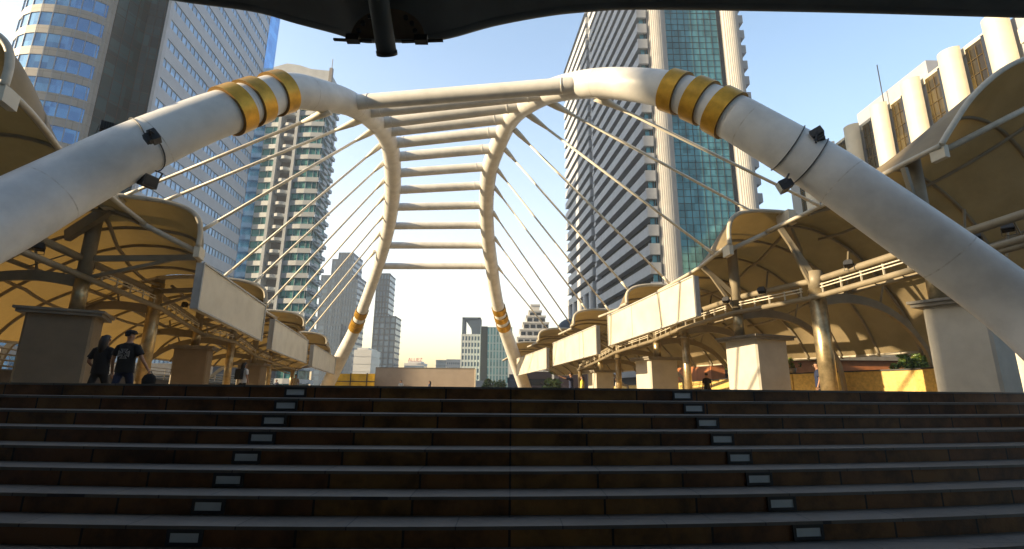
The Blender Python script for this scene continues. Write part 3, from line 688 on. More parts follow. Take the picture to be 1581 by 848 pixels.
MB().tube([fp - (fq - fp).normalized() * .03, fp + (fq - fp).normalized() * .01],   .112, 28).build('pipe_end_cap', DARK, rf)
cc = at(598, 57, 5.3); q = MB(); n = 24
rim = [cc + V(.40 * math.cos(math.pi * k / n), 0, .36 * math.sin(math.pi * k / n)) for k in range(n + 1)]
q.face(rim); q.face([p + V(0, .03, 0) for p in reversed(rim)])
for k in range(n): q.face([rim[k], rim[k + 1], rim[k + 1] + V(0, .03, 0), rim[k] + V(0, .03, 0)])
q.build('flange', mat('rusty_flange', (.16, .12, .09), .7, var=.3), rf)
q = MB()
for k in range(1, 4):
    for s in (-1, 1):
        a = math.pi / 2 + s * (.32 + .36 * k); p = cc + V(.31 * math.cos(a), -.02, .28 * math.sin(a)); q.tube([p, p + V(0, -.03, 0)], .025, 8)
q.build('bolt', DARK, rf)
q = MB()
for s in (-1, 1): q.box(cc + V(s * .37, 0, -.03), (.14, .08, .07)); q.beam(cc + V(s * .16, 0, -.06), cc + V(s * .6, .05, .0), .03, .02)
q.build('clamp', DARK, rf)

# unseen blocks (out of frame), placed and sized to shade stairs, arch legs and columns
bh = thing('office_block', 'unseen broad office block behind the stairs, placed and sized for its shadow', 'building', (-60, -30, -7))
s2 = Vector((SUNV.x, SUNV.y)).normalized()
fx, fy = 3.8 + s2.x * 84, 11.0 + s2.y * 84; cx, cy = fx + 24, fy
q = MB(); q.bb(cx - 24, cx, cy - 62, cy, -7, 42); q.build('wall', CONDOW, bh)
wb = thing('slab_shade_block', 'tall unseen slab added far left of the plaza to shade the far columns', 'building', (-88, 45, -7))  # added out of view to shade the far half-round columns
q = MB(); q.bb(-96, -82, 33, 59, -7, 90); q.build('wall', CONDOW, wb)
lb = thing('low_shade_block', 'low unseen block added left of the stairs to shade the near canopy', 'building', (-42, -8, -7))  # added out of view to keep sun off the near left canopy
q = MB(); q.bb(-46, -40, -24, 6.0, -7, 15.8); q.build('wall', CONDOW, lb)
q = MB()
for k in range(8): q.bb(cx + .0, cx + .05, cy - 60, cy - 2, -3 + k * 3.8, -1 + k * 3.8)
q.build('window', G_BLACK, bh)
sb = thing('sky_block_wall', 'plain unseen wall added behind the photographer to cut sky light', 'building', (0, -14, -2))  # added behind the camera to cut sky light on the risers
MB().bb(-26, 26, -15, -14, -2, 5.2).build('wall', mat('sky_block_concrete', (.10, .10, .10), .8, var=.15), sb)

# ================================================================== BUILDINGS
def offs(poly, d):
    """offset an open polyline outward (to the left-hand normal of travel flipped by sign d)"""
    out = []
    for i, p in enumerate(poly):
        a = Vector(poly[max(i - 1, 0)]); b = Vector(poly[min(i + 1, len(poly) - 1)]); t = (b - a).normalized(); out.append((p[0] + t.y * d, p[1] - t.x * d))
    return out
def storeys(root, poly, z0, per, n, sp_h, wallm, glassm, rec=.25, mull=0, mullm=None, sp0=0, wname='window', gz=0):
    """spandrel bands proud of recessed window bands along an open wall line, outside on the right of travel"""
    inn = offs(poly, -rec); W = MB()
    for k in range(n + 1):
        a, b = z0 + k * per, z0 + k * per + sp_h
        W.grid([[V(*p, a) for p in inn], [V(*p, a) for p in poly], [V(*p, b) for p in poly], [V(*p, b) for p in inn]], smooth=False)
    W.build('wall', wallm, root)
    for k in range(n):
        a, b = z0 + k * per + sp_h, z0 + (k + 1) * per
        MB().grid([[V(*p, a) for p in inn], [V(*p, b) for p in inn]], smooth=False).build(wname, glassm, root)
    if mull:
        M = MB(); mid = offs(poly, -rec + .06)
        for (p, q) in zip(mid, mid[1:]):
            L = math.hypot(q[0] - p[0], q[1] - p[1]); c = max(1, round(L / mull)); d = V(q[0] - p[0], q[1] - p[1], 0).normalized(); nn = V(d.y, -d.x, 0)
            for i in range(c + 1):
                x = p[0] + (q[0] - p[0]) * i / c; y = p[1] + (q[1] - p[1]) * i / c
                M.box((x, y, z0 + n * per / 2), (.1, .12, n * per), (d, nn, V(0, 0, 1)))
        M.build('mullion', mullm or wallm, root)

# --- left office tower with bowed front, dark glass slot and long flank
lt = thing('office_tower', 'tall pale office tower at the left with a bowed banded front', 'building', (-72, 80, -7))
bow = [(-97, 96), (-96, 87), (-93.5, 80.5), (-90, 76), (-86, 73), (-82, 72), (-78, 72.6), (-75, 74), (-73, 76)]
bow = smooth_pts(bow, 2)
storeys(lt, bow, 51.7 - 1.55 - 4.2 * 14, 4.2, 34, 1.55, CLAD, G_BLUE, .12, 1.7, CLADB)
slot = [(-73, 76.3), (-71.6, 81.5), (-68.3, 83.2), (-66.4, 80.2)]
q = MB(); q.grid([[V(*p, -7) for p in slot], [V(*p, 145) for p in slot]], smooth=False); q.build('glass_slot', G_DARK, lt)
q = MB()
for k in range(37):
    z = -5 + k * 4.2
    for (a, b) in zip(slot, slot[1:]): q.beam(V(*a, z), V(*b, z), .12, .1); q.beam(V(*a, z + 1.5), V(*b, z + 1.5), .08, .06)
for (a, b) in zip(slot, slot[1:]):
    for t in (.0, .33, .66, 1): x, y = a[0] + (b[0] - a[0]) * t, a[1] + (b[1] - a[1]) * t; q.bb(x - .06, x + .06, y - .06, y + .06, -7, 145)
q.build('mullion', DARK, lt)
MB().bb(-74.4, -73, 75.4, 76.6, -7, 145).build('corner_pier', CLAD, lt)
flank = [(-66, 80), (-67.4, 94), (-68.8, 107), (-70.2, 120)]
storeys(lt, flank, -7, 4.2, 36, 2.5, CLADF, G_BLUEL, .18, 1.5, CLADF)
MB().bb(-66.5, -65.9, 79.6, 80.3, -7, 145).build('corner_pier', CLADF, lt)
q = MB(); q.face([V(-66.6, 80.6, 144), V(-70.4, 125.5, 144), V(-97, 127, 144), V(-97, 96, 144), V(-86, 74, 144), V(-73.3, 76.6, 144)]); q.build('roof', CLADB, lt)
q = MB(); q.face([V(-70.4, 125.5, -7), V(-97, 127, -7), V(-97, 127, 144), V(-70.4, 125.5, 144)]); q.face([V(-97, 127, -7), V(-97, 96, -7), V(-97, 96, 144), V(-97, 127, 144)]); q.build('rear_wall', CLADB, lt)
# glazed strip on the far corner
MB().grid([[V(-70.2, 120.1, -7), V(-70.4, 125.4, -7)], [V(-70.2, 120.1, 144), V(-70.4, 125.4, 144)]], smooth=False).build('corner_glazing', G_BLUE, lt)

# --- condominium with balconies
cdm = thing('condominium', 'tall grey condominium with green glass and rounded balconies behind the left rib', 'building', (-75, 140, -7))
Z0, PER, NS = -7.0, 3.8, 26
storeys(cdm, [(-90, 143), (-82, 141.2), (-74, 140.4)], Z0, PER, NS, 1.45, CONDOW, G_GREEN, .5, 2.7, CONDOW)
storeys(cdm, [(-68.5, 140.2), (-64, 139.8), (-60, 140)], Z0, PER, NS, 1.45, CONDOW, G_GREEN, .5, 2.2, CONDOW)
storeys(cdm, [(-60, 140.2), (-60.6, 146), (-61.4, 153)], Z0, PER, NS, 1.3, CONDOW, G_GREEN, .6, 1.2, CONDOW)
MB().bb(-74, -68.5, 143, 143.3, Z0, 92).build('recess_wall', CONDOD, cdm)
for x in (-74, -68.5, -82.0): MB().bb(x - .45, x + .45, 139.6, 143, Z0, 92).build('pier', CONDOW, cdm)
for k in range(NS):
    z = Z0 + k * PER; arc = [V(-71.25 + 2.6 * math.cos(a), 142.6 - 2.9 * math.sin(a), 0) for a in [math.pi * i / 10 for i in range(11)]]
    q = MB(); q.prism([(p.x, p.y) for p in arc], z, z + .3); q.grid([[p + V(0, 0, z + .3) for p in arc], [p + V(0, 0, z + 1.0) for p in arc]], smooth=False); q.build('balcony', CONDOW, cdm)
for k in range(NS):
    z = Z0 + k * PER
    q = MB(); q.bb(-88, -84, 139.8, 141.8, z, z + .3); q.bb(-88, -84, 139.75, 139.8, z + .3, z + 1.1); q.build('balcony', CONDOW, cdm)
    for y in (141, 147):
        x = -58.9 if y == 141 else -59.4
        q = MB(); q.bb(x - 1, x, y, y + 3, z, z + .25); q.bb(x - .1, x, y, y + 3, z + .25, z + 1.1); q.build('balcony', CONDOW, cdm)
cr = [(-86, 96.2), (-82, 98.8), (-78, 101.3), (-74, 102.6), (-70, 102.0), (-66, 100.6), (-60, 100.0)]
q = MB()
for yy in (139.6, 152): q.grid([[V(x, yy, 91.6) for x, z in cr], [V(x, yy, z) for x, z in cr]], smooth=False)
q.grid([[V(x, 139.6, z) for x, z in cr], [V(x, 152, z) for x, z in cr]], smooth=False)
q.face([V(-60, 139.6, 91.6), V(-60, 152, 91.6), V(-60, 152, 100), V(-60, 139.6, 100)]); q.build('crown_wall', CONDOW, cdm)
q = MB(); q.bb(-60, -59, 139.4, 140.4, 90, 101); q.tube([V(-59.5, 140, 100), V(-59.5, 140, 104.6)], .12, 6); q.build('mast', CONDOD, cdm)

# --- right tower with raked balcony fronts
rt = thing('balcony_tower', 'tall grey tower right of the arch with balcony bands and teal glass', 'building', (40, 110, -7))
def band_wall(a, b, z0, per, n, hp, end=None):
    a = Vector(a); b = Vector(b); d = (b - a).normalized(); nn = V(-d.y, d.x) ; nn = Vector((nn.x, nn.y)); nn = Vector((-abs(nn.x), -nn.y if nn.x > 0 else nn.y))
    for k in range(n):
        z = z0 + k * per; q = MB()
        A = a; B = b
        q.beam(V(A.x, A.y, z + hp / 2), V(B.x, B.y, z + hp / 2), .35, hp)
        q.build('balcony', SPAN, rt)
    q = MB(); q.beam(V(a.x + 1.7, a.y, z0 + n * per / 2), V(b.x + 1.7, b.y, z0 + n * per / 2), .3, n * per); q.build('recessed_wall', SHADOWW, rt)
    for k in range(n):
        z = z0 + k * per; q = MB(); q.beam(V(a.x + .9, a.y, z + .2), V(b.x + .9, b.y, z + .2), 1.5, .25); q.build('slab', SPAN, rt)
NB = 34
band_wall((29.3, 100.2), (24.8, 139), -1.5, 4.2, NB, 2.2)
band_wall((24.3, 143), (20.4, 176), 29, 4.2, 23, 2.2)
for k in range(NB):
    z = -1.5 + k * 4.2; q = MB(); q.bb(29.15, 31.4, 99.6, 100.2, z, z + 2.45); q.build('balcony_end', SPAN, rt)
    q = MB(); q.bb(29.9, 31.3, 100.3, 100.5, z + 2.45, z + 4.2); q.build('window', G_TEAL, rt)
for k in range(24): MB().bb(24.2, 27.5, 142.4, 143, 29 + k * 4.2, 31.4 + k * 4.2).build('balcony_end', SPAN, rt)
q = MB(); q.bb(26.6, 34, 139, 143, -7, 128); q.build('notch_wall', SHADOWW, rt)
for k in range(31): MB().bb(25.0, 26.6, 139.4, 142.6, 2 + k * 4.2, 3.2 + k * 4.2).build('notch_balcony', SPAN, rt)
q = MB(); q.face([V(24, 143, 126), V(20.2, 176, 126), V(40, 178, 126), V(40, 143, 126)]); q.bb(26, 38, 146, 168, 126, 129); q.build('roof', SPAN, rt)
for y in (146, 153, 160, 167, 174): MB().tube([V(24.9 - .117 * (y - 143), y, -7), V(24.9 - .117 * (y - 143), y, 29)], 1.1, 12).build('column', RIB, rt)
MB().bb(27, 40, 144, 177, -7, 29).build('lobby', G_BLACK, rt)
def ribcol(x0, x1, y, z1):
    q = MB(); n = 12; pts = []
    for i in range(n + 1):
        t = i / n; x = x0 + (x1 - x0) * t; yy = y - 1.9 * math.sin(math.pi * t) ** .7
        pts.append((x, yy))
        if i < n: pts.append((x + (x1 - x0) / n * .85, yy)); pts.append((x + (x1 - x0) / n * .9, yy + .25))
    q.grid([[V(*p, -7) for p in pts], [V(*p, z1) for p in pts]], smooth=False); q.build('ribbed_column', RIB, rt)
ribcol(31.7, 36.1, 100.6, 150); ribcol(49.7, 53.7, 100.6, 150)
for k in range(30):
    z = -1 + k * 4.9; MB().bb(36.1, 48.7, 100.6, 100.8, z, z + 4.86).build('glazing', G_TEAL, rt)
q = MB()
for i in range(9): x = 36.1 + 12.6 * i / 8; q.bb(x - .05, x + .05, 100.5, 100.65, -7, 146)
for k in range(90): z = -1 + k * 1.633; q.bb(36.1, 48.7, 100.52, 100.64, z - .03, z + .03)
q.build('mullion', DARK, rt)
MB().bb(48.7, 49.7, 100.7, 101, -7, 148).build('dark_strip', G_BLACK, rt)
for k in range(NB): z = -1.5 + k * 4.2; q = MB(); q.bb(53.8, 55.3, 101, 103, z, z + 2.1); q.build('balcony_end', SPAN, rt)
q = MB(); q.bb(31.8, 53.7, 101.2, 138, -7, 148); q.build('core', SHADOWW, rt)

# --- right hotel block with white half-round columns and bronze glass
hb = thing('column_block', 'sunlit block with big white half round columns and bronze glass at the upper right', 'building', (58, 56, -7))
YC = [47.8, 53.8, 59.9, 65.9, 71.9, 77.9, 83.9]
for y in YC:
    q = MB(); n = 20; arc = [(55.6 - 1.35 * math.sin(math.pi * i / n) - .2, y - 1.3 * math.cos(math.pi * i / n)) for i in range(n + 1)]
    q.grid([[V(*p, -7) for p in arc], [V(*p, 42) for p in arc]]); q.prism(arc, 41.98, 42.05); q.build('half_round_column', CREAM, hb)
for i, y in enumerate(YC):
    y0, y1 = y + 1.3, y + 4.7
    for k in range(12):
        z = -6.5 + k * 4.0; q = MB(); q.face([V(55.9, y0 + .5, z), V(55.9, y1, z), V(55.9, y1, z + 3.9), V(55.9, y0 + .5, z + 3.9)])
        if z + 3.9 < 42: q.build('window', G_BROWN, hb)
    q = MB(); q.bb(55.0, 56.0, y0, y0 + .5, -7, 41); q.build('dark_fin', G_BLACK, hb)
    q = MB()
    for j in range(4): q.bb(55.8, 55.95, y0 + .5 + j * .8 - .03, y0 + .5 + j * .8 + .03, -7, 41)
    for k in range(24): q.bb(55.8, 55.95, y0 + .5, y1, -6.6 + k * 2.0, -6.53 + k * 2.0)
    q.build('mullion', BRONZE, hb)
q = MB(); q.bb(55.95, 57, 49, 90, 40.9, 41.9); q.build('parapet', CREAM, hb)
q = MB(); q.bb(56.2, 80, 36, 92, -7, 41.2); q.build('core', CLADB, hb)
for k in range(8):
    z = 20 + k * 3.2; q = MB(); q.bb(53.6, 55.8, 37, 44.6, z, z + 1.7); q.build('balcony', CREAM, hb)
    MB().bb(55.6, 55.9, 37, 44.8, z + 1.7, z + 3.2).build('window', G_DARK, hb)
pk = at_y(1410, 100, 66); q = MB(); q.bb(58, 66, 60, 74, 41, 45.6); q.build('penthouse', CLADB, hb)
q = MB(); q.tube([V(57, 67, 41), V(57, 67, 50)], .07, 6); q.build('antenna', DARK, hb)

# --- distant towers
def far(name, label, x0, x1, ytop, Y, m, gm, per=3.6, sp=1.3, depth=20, steps=None, cols=0, ybot=-7, recess=.3, side=True):
    a = at_y(x0, ytop, Y); b = at_y(x1, ytop, Y); zt = (a.z + b.z) / 2
    root = thing(name, label, 'building', ((a.x + b.x) / 2, Y, -7))
    vols = [(a.x, b.x, Y, -7, zt)]
    for s in (steps or []):
        p = at_y(s[0], s[2], Y + (s[3] if len(s) > 3 else 0)); r = at_y(s[1], s[2], Y + (s[3] if len(s) > 3 else 0)); vols.append((p.x, r.x, Y + (s[3] if len(s) > 3 else 0), -7 if len(s) < 5 else s[4], (p.z + r.z) / 2))
    for (X0, X1, Yy, zb, z1) in vols:
        c = MB(); c.bb(X0 + .3, X1 - .3, Yy + recess, Yy + depth, zb, z1 - .1); c.build('core', m, root)
        n = int((z1 - zb) / per)
        n2 = min(n, 60); z0 = z1 - n2 * per
        W = MB()
        for k in range(n2 + 1): W.bb(X0, X1, Yy, Yy + depth + .2, z0 + k * per - sp, z0 + k * per)
        if cols:
            for k in range(cols + 1): x = X0 + (X1 - X0) * k / cols; W.bb(x - .35, x + .35, Yy - .05, Yy + .2, z0 - sp, z1)
        W.build('wall', m, root)
        if gm:
            vis = [k for k in range(n2) if z0 + (k + 1) * per > -2][-30:]
            for k in vis: MB().bb(X0 + .15, X1 - .15, Yy + .12, Yy + depth, z0 + k * per + .001, z0 + (k + 1) * per - sp - .001).build('window', gm, root)
    return root
far('stepped_tower', 'hazy grey stepped tower with a narrow top left of the far gold bands', 497, 552, 425, 330, FARW, G_FAR, 4.2, 1.6, 22, [(514, 544, 400, -1), (524, 546, 390, -2), (505, 526, 500, -4), (531, 552, 432, -3)], cols=5)
far('dark_tower', 'slim dark blue grey tower with a lower step, between the left rib and the sky', 583, 602, 422, 300, FARD, G_FAR, 3.6, 1.0, 16, [(578, 611, 488, -2)], cols=4)
far('white_block', 'small pale block with a curved frame on top, left of the slim dark tower', 547, 574, 540, 240, FARWH, None, 3.6, 3.3, 16, [(552, 569, 537, 3)])
hr = far('hotel_block', 'low distant white block carrying a red rooftop sign', 624, 655, 561, 420, FARWH, G_FAR, 3.6, 2.0, 16, [(630, 650, 558, 2)])
fc = bpy.data.curves.new('sign_letters', 'FONT'); fc.body = 'ALLIEZ'; fc.size = 4.0; fc.extrude = .2; fc.align_x = 'CENTER'
fo = bpy.data.objects.new('tmp', fc); dg = bpy.context.evaluated_depsgraph_get(); col.objects.link(fo); dg.update()
me = bpy.data.meshes.new_from_object(fo.evaluated_get(dg)); bpy.data.objects.remove(fo)
sg = bpy.data.objects.new('rooftop_sign', me); col.objects.link(sg); me.materials.clear(); me.materials.append(REDS)
sp_ = at_y(641, 558, 418); sg.location = (sp_.x, sp_.y, sp_.z); sg.rotation_euler = (R(90), 0, 0); sg.parent = hr; sg.matrix_parent_inverse = Matrix.Translation(-hr.location)
far('far_block', 'low distant blue grey block left of the hollow topped tower', 673, 689, 556, 380, FARW, G_FAR, 3.6, 1.2, 12)
far('far_block', 'low wide pale distant block touching the hollow topped tower', 690, 713, 555, 360, FARWH, G_FAR, 3.6, 2.2, 12, cols=8)
# hollow-topped tower
a = at_y(714, 490, 270); b = at_y(742, 490, 270); ht = thing('hollow_tower', 'distant tower with a triangular opening through its top', 'building', (a.x, 270, -7))
zt = a.z; zo = at_y(728, 516, 270).z
q = MB(); q.bb(a.x, a.x + 1.3, 270, 282, zo, zt); q.bb(b.x - 1.3, b.x, 270, 282, zo, zt); q.bb(a.x, b.x, 270, 282, zt - .9, zt)
q.face([V(a.x + 1.3, 270.5, zt - .9), V(b.x - 1.3, 270.5, zt - .9), V(b.x - 1.3, 270.5, zo + 4), V((a.x + b.x) / 2, 270.5, zo + 3)]); q.face([V(b.x - 1.3, 270.6, zo), V((a.x + b.x) / 2 + .4, 270.6, zo), V((a.x + b.x) / 2, 270.6, zo + 3), V(b.x - 1.3, 270.6, zo + 4.2)])
q.build('crown_frame', FARW, ht)
W = MB()
for k in range(int((zo + 7) / 3.5)): W.bb(a.x, b.x, 270, 284, zo - k * 3.5 - 1.2, zo - k * 3.5)
for k in range(7): x = a.x + (b.x - a.x) * k / 6; W.bb(x - .3, x + .3, 269.9, 270.2, -7, zo)
W.build('wall', FARWH, ht)
for k in range(int((zo + 2) / 3.5)): MB().bb(a.x + .1, b.x - .1, 270.2, 284, zo - (k + 1) * 3.5 + .01, zo - k * 3.5 - 1.21).build('window', G_FAR, ht)
far('teal_tower', 'distant teal glass block right of the hollow topped tower', 752, 790, 505, 250, mat('teal_frame', (.22, .30, .34), .4), G_TEAL, 4.0, .5, 20, [(743, 752, 504, 0)], cols=8)
# stepped white pyramid tower
py = thing('pyramid_tower', 'distant white tower tapering in steps to a narrow top right of the right rib', 'building', (8, 210, -7))
lv = [(785, 872, 545), (793, 864, 532), (799, 858, 520), (803, 852, 508), (808, 847, 497), (813, 842, 487), (817, 836, 479), (820, 833, 470)]
prevz = -7
for i, (x0, x1, yt) in enumerate(lv):
    A = at_y(x0, yt, 210 + i * .8); B = at_y(x1, yt, 210 + i * .8)
    if i < 7: nb = max(2, int((x1 - x0) / 9))
    q = MB(); q.bb(A.x, B.x, A.y, A.y + 24 - i * 2, prevz, A.z); q.bb(A.x - .3, B.x + .3, A.y - .3, A.y + 24 - i * 2, A.z - .7, A.z); q.build('tier', FARWH, py)
    if i < 7 and i > 0:
        for k in range(nb): cxx = A.x + (B.x - A.x) * (k + .5) / nb; MB().bb(cxx - 1.0, cxx + 1.0, A.y - .12, A.y, A.z - 2.7, A.z - 1.2).build('window', G_BLACK, py)
    prevz = A.z
# domed building and rooftop clutter near the tower base
db = thing('domed_building', 'grey building with a faceted dome beside the base of the balcony tower', 'building', (16, 110, -7))
A = at_y(862, 512, 110); B = at_y(905, 512, 110); T = at_y(880, 487, 110)
q = MB(); q.bb(A.x, B.x, 110, 122, -7, A.z); q.build('wall', mat('maroon_wall', (.16, .09, .08), .6), db)
q = MB(); n = 10; cxd, cyd, rd = (A.x + B.x) / 2, 116, (B.x - A.x) / 2
for j in range(5):
    a0, a1 = j * math.pi / 10, (j + 1) * math.pi / 10
    q.grid([[V(cxd + rd * math.cos(a0) * math.cos(2 * math.pi * k / n), cyd + rd * math.cos(a0) * math.sin(2 * math.pi * k / n), A.z + (T.z - A.z) * math.sin(a0)) for k in range(n)], [V(cxd + rd * math.cos(a1) * math.cos(2 * math.pi * k / n), cyd + rd * math.cos(a1) * math.sin(2 * math.pi * k / n), A.z + (T.z - A.z) * math.sin(a1)) for k in range(n)]], smooth=False, closed=True)
q.build('dome', FARW, db)
far('low_building', 'low grey building with roof plant below the right rib foot', 783, 812, 583, 140, FARW, G_FAR, 3.4, 1.4, 14, [(786, 800, 578, -2)])
far('low_building', 'low maroon and grey building under the far right canopies', 812, 852, 574, 125, mat('maroon_wall2', (.2, .12, .1), .7), G_BLACK, 3.4, 1.8, 14)
far('low_building', 'pale cream box building right of the central wall', 733, 748, 588, 130, FARWH, None, 3.4, 3.2, 10)
far('podium_block', 'dark podium block seen under the left canopies', -60, 330, 560, 75, mat('podium_wall', (.12, .12, .13), .7, var=.2), G_BLACK, 3.6, 1.8, 20)

# ================================================================== PEOPLE
SKIN = mat('skin', (.36, .2, .13), .55); SHOE = mat('shoe', (.05, .05, .05), .6)
HAIR = mat('hair', (.012, .01, .01), .6); BLACKC = mat('black_cloth', (.012, .012, .014), .85); NAVY = mat('navy_cloth', (.015, .025, .07), .85)
DENIM = mat('denim', (.012, .02, .06), .85); WHITEC = mat('white_cloth', (.62, .62, .62), .85); YELC = mat('yellow_cloth', (.62, .55, .09), .85)
GREYC = mat('grey_cloth', (.22, .2, .2), .85); KHAKI = mat('khaki_cloth', (.3, .25, .18), .85); PRINT = mat('shirt_print', (.5, .5, .5), .8); EYEM = mat('eye', (.02, .02, .02), .3)
def person(pos, yaw, H, label, shirt, trou, arms=None, stride=.0, hair='short', head_yaw=0, sleeves=True, skirt=False, lean=0, sit=0):
    k = H / 1.72; root = thing('person', label, 'person', pos)
    J = [('pel', (0, 0, .94), .135, .10, 'trou'), ('wai', (0, 0, 1.07), .125, .09, 'shirt'), ('che', (0, .005, 1.24), .15, .105, 'shirt'), ('sho', (0, -.005, 1.40), .13, .085, 'shirt'), ('nec', (0, .0, 1.485), .05, .05, 'skin'), ('hd0', (0, .02, 1.55), .062, .07, 'skin'), ('hd1', (0, .022, 1.62), .078, .095, 'skin'), ('hd2', (0, .01, 1.68), .062, .075, 'skin')]
    E = [(0, 1), (1, 2), (2, 3), (3, 4), (4, 5), (5, 6), (6, 7)]
    arms = arms or {}
    hands = []
    for s, nm in ((-1, 'L'), (1, 'R')):
        ar = arms.get(nm, ((s * .235, -.03, 1.14), (s * .25, .05, .90)))
        sh = (s * .175, 0, 1.395); el, wr = ar; b = len(J)
        J.append(('sh' + nm, sh, .056, .056, 'shirt')); m1 = tuple(sh[i] * .45 + el[i] * .55 for i in range(3)); J.append(('ua' + nm, m1, .048, .048, 'shirt' if sleeves else 'skin'))
        J.append(('el' + nm, el, .038, .038, 'skin')); J.append(('wr' + nm, wr, .026, .026, 'skin'))
        d = (Vector(wr) - Vector(el)).normalized(); hd = Vector(wr) + d * .075; J.append(('ha' + nm, tuple(hd), .034, .02, 'skin'))
        E += [(3, b), (b, b + 1), (b + 1, b + 2), (b + 2, b + 3), (b + 3, b + 4)]; hands.append((hd, d, s))
    for s, nm in ((-1, 'L'), (1, 'R')):
        f = stride * s; b = len(J)
        J.append(('hip' + nm, (s * .085, 0, .86), .088, .088, 'trou')); J.append(('kn' + nm, (s * .095, f * .5 + .02, .48), .056, .058, 'trou')); J.append(('an' + nm, (s * .1, f - .03 - (.06 if f < 0 else 0), .09 + (.05 if f < 0 else 0)), .04, .042, 'trou')); J.append(('he' + nm, (s * .1, f - .03, .045), .036, .036, 'shoe')); J.append(('to' + nm, (s * .11, f + .16, .03), .034, .022, 'shoe'))
        E += [(0, b), (b, b + 1), (b + 1, b + 2), (b + 2, b + 3), (b + 3, b + 4)]
    me = bpy.data.meshes.new('body'); me.from_pydata([j[1] for j in J], E, []); ob = bpy.data.objects.new('tmpb', me); col.objects.link(ob)
    sk = ob.modifiers.new('s', 'SKIN'); lay = me.skin_vertices[0].data if me.skin_vertices else None
    if lay is None:
        bpy.context.view_layer.objects.active = ob; bpy.ops.object.modifier_add(type='SKIN'); lay = me.skin_vertices[0].data
    for i, j in enumerate(J): lay[i].radius = (j[2], j[3]); lay[i].use_root = (i == 0)
    ss = ob.modifiers.new('u', 'SUBSURF'); ss.levels = 2; ss.render_levels = 2
    dg = bpy.context.evaluated_depsgraph_get(); dg.update(); m2 = bpy.data.meshes.new_from_object(ob.evaluated_get(dg)); bpy.data.objects.remove(ob)
    names = {'skin': 0, 'shirt': 1, 'trou': 2, 'shoe': 3}
    q = MB(); q.v = [tuple(v.co) for v in m2.vertices]
    for p in m2.polygons:
        c = p.center; best = min(range(len(E)), key=lambda i: seg_d(c, J[E[i][0]][1], J[E[i][1]][1]))
        a, b = E[best]; A, B = Vector(J[a][1]), Vector(J[b][1]); t = (c - A).dot(B - A) / max(1e-6, (B - A).length_squared)
        lab = J[b][4] if t > .5 else J[a][4]
        if J[a][0] in ('sho',) and J[b][0] == 'nec': lab = 'shirt' if t < .55 else 'skin'
        if J[a][4] == 'trou' and J[b][4] == 'shirt': lab = 'shirt' if c.z > .93 else 'trou'
        q.f.append(tuple(p.vertices)); q.m.append(names[lab]); q.sm.append(True)
    # fingers and thumb
    for hd, d, s in hands:
        side = d.cross(V(0, 1, 0) if abs(d.y) < .9 else V(0, 0, 1)).normalized(); inn = side.cross(d).normalized()
        for i, L in enumerate((.062, .072, .068, .052)):
            o = hd + inn * (i - 1.5) * .017 + d * .015; q.tube([o, o + d * L * .55, o + d * L * .95 - side * s * .018], [.0095, .009, .0065], 6, mi=0)
        o = hd - d * .02 + inn * -.03; q.tube([o, o + d * .03 - inn * .02, o + d * .055 - inn * .016], [.011, .01, .007], 6, mi=0)
    # face (nose, eyes, ears)
    hy = head_yaw; fr = lambda x, y, z: (V(x * math.cos(hy) - y * math.sin(hy), .02 + x * math.sin(hy) + y * math.cos(hy), z))
    q.tube([fr(0, .095, 1.625), fr(0, .115, 1.595), fr(0, .095, 1.585)], [.008, .015, .008], 6, mi=0)
    for s in (-1, 1):
        q.tube([fr(s * .078, .0, 1.585), fr(s * .088, -.005, 1.61), fr(s * .08, 0, 1.635)], [.01, .014, .008], 6, mi=0)
        q.tube([fr(s * .03, .092, 1.62), fr(s * .03, .1, 1.62)], [.011, .006], 6, mi=3)
    q.tube([fr(-.02, .09, 1.56), fr(.02, .09, 1.56)], .006, 5, mi=0)
    M = Matrix.Translation(pos) @ Matrix.Rotation(yaw, 4, 'Z') @ Matrix.Scale(k, 4) @ Matrix.Rotation(lean, 4, 'X')
    def put(mb): mb.v = [tuple(M @ Vector(v)) for v in mb.v]; return mb
    put(q).build('body', [SKIN, shirt, trou, SHOE], root)
    # hair
    h = MB(); rows = []
    for i in range(9):
        el = -.25 + (math.pi / 2 + .25) * i / 8; row = []
        for j in range(18):
            a = 2 * math.pi * j / 18; back = max(0, -math.sin(a)); e2 = el if back > .2 or i > 2 else max(el, .42)
            row.append(fr(.088 * math.cos(e2) * math.cos(a), -.005 + .108 * math.cos(e2) * math.sin(a), 1.63 + .098 * math.sin(e2)))
        rows.append(row)
    h.grid(rows, closed=True)
    if hair == 'long':
        h.tube([fr(0, -.06, 1.68), fr(0, -.085, 1.56), fr(0, -.09, 1.42), fr(0, -.085, 1.3)], [.07, .088, .085, .05], 12)
    put(h).build('hair', HAIR, root)
    # loose shirt shell
    sh = MB(); rws = []
    for z, rx, ry in ((.86, .178, .13), (.95, .172, .128), (1.1, .162, .122), (1.25, .175, .128), (1.36, .17, .112), (1.43, .10, .08)):
        rws.append([V(rx * math.cos(2 * math.pi * j / 20), ry * math.sin(2 * math.pi * j / 20), z + .012 * math.sin(j * 2.1) * (z < .9)) for j in range(20)])
    sh.grid(rws, closed=True)
    if sleeves:
        for s, nm in ((-1, 'L'), (1, 'R')):
            el = Vector(arms.get(nm, ((s * .235, -.03, 1.14), 0))[0]); so = V(s * .15, 0, 1.395); e = so.lerp(el, .72); sh.tube([so, so.lerp(el, .35), e], [.07, .072, .078], 12, cap=False)
    put(sh).build('shirt', shirt, root)
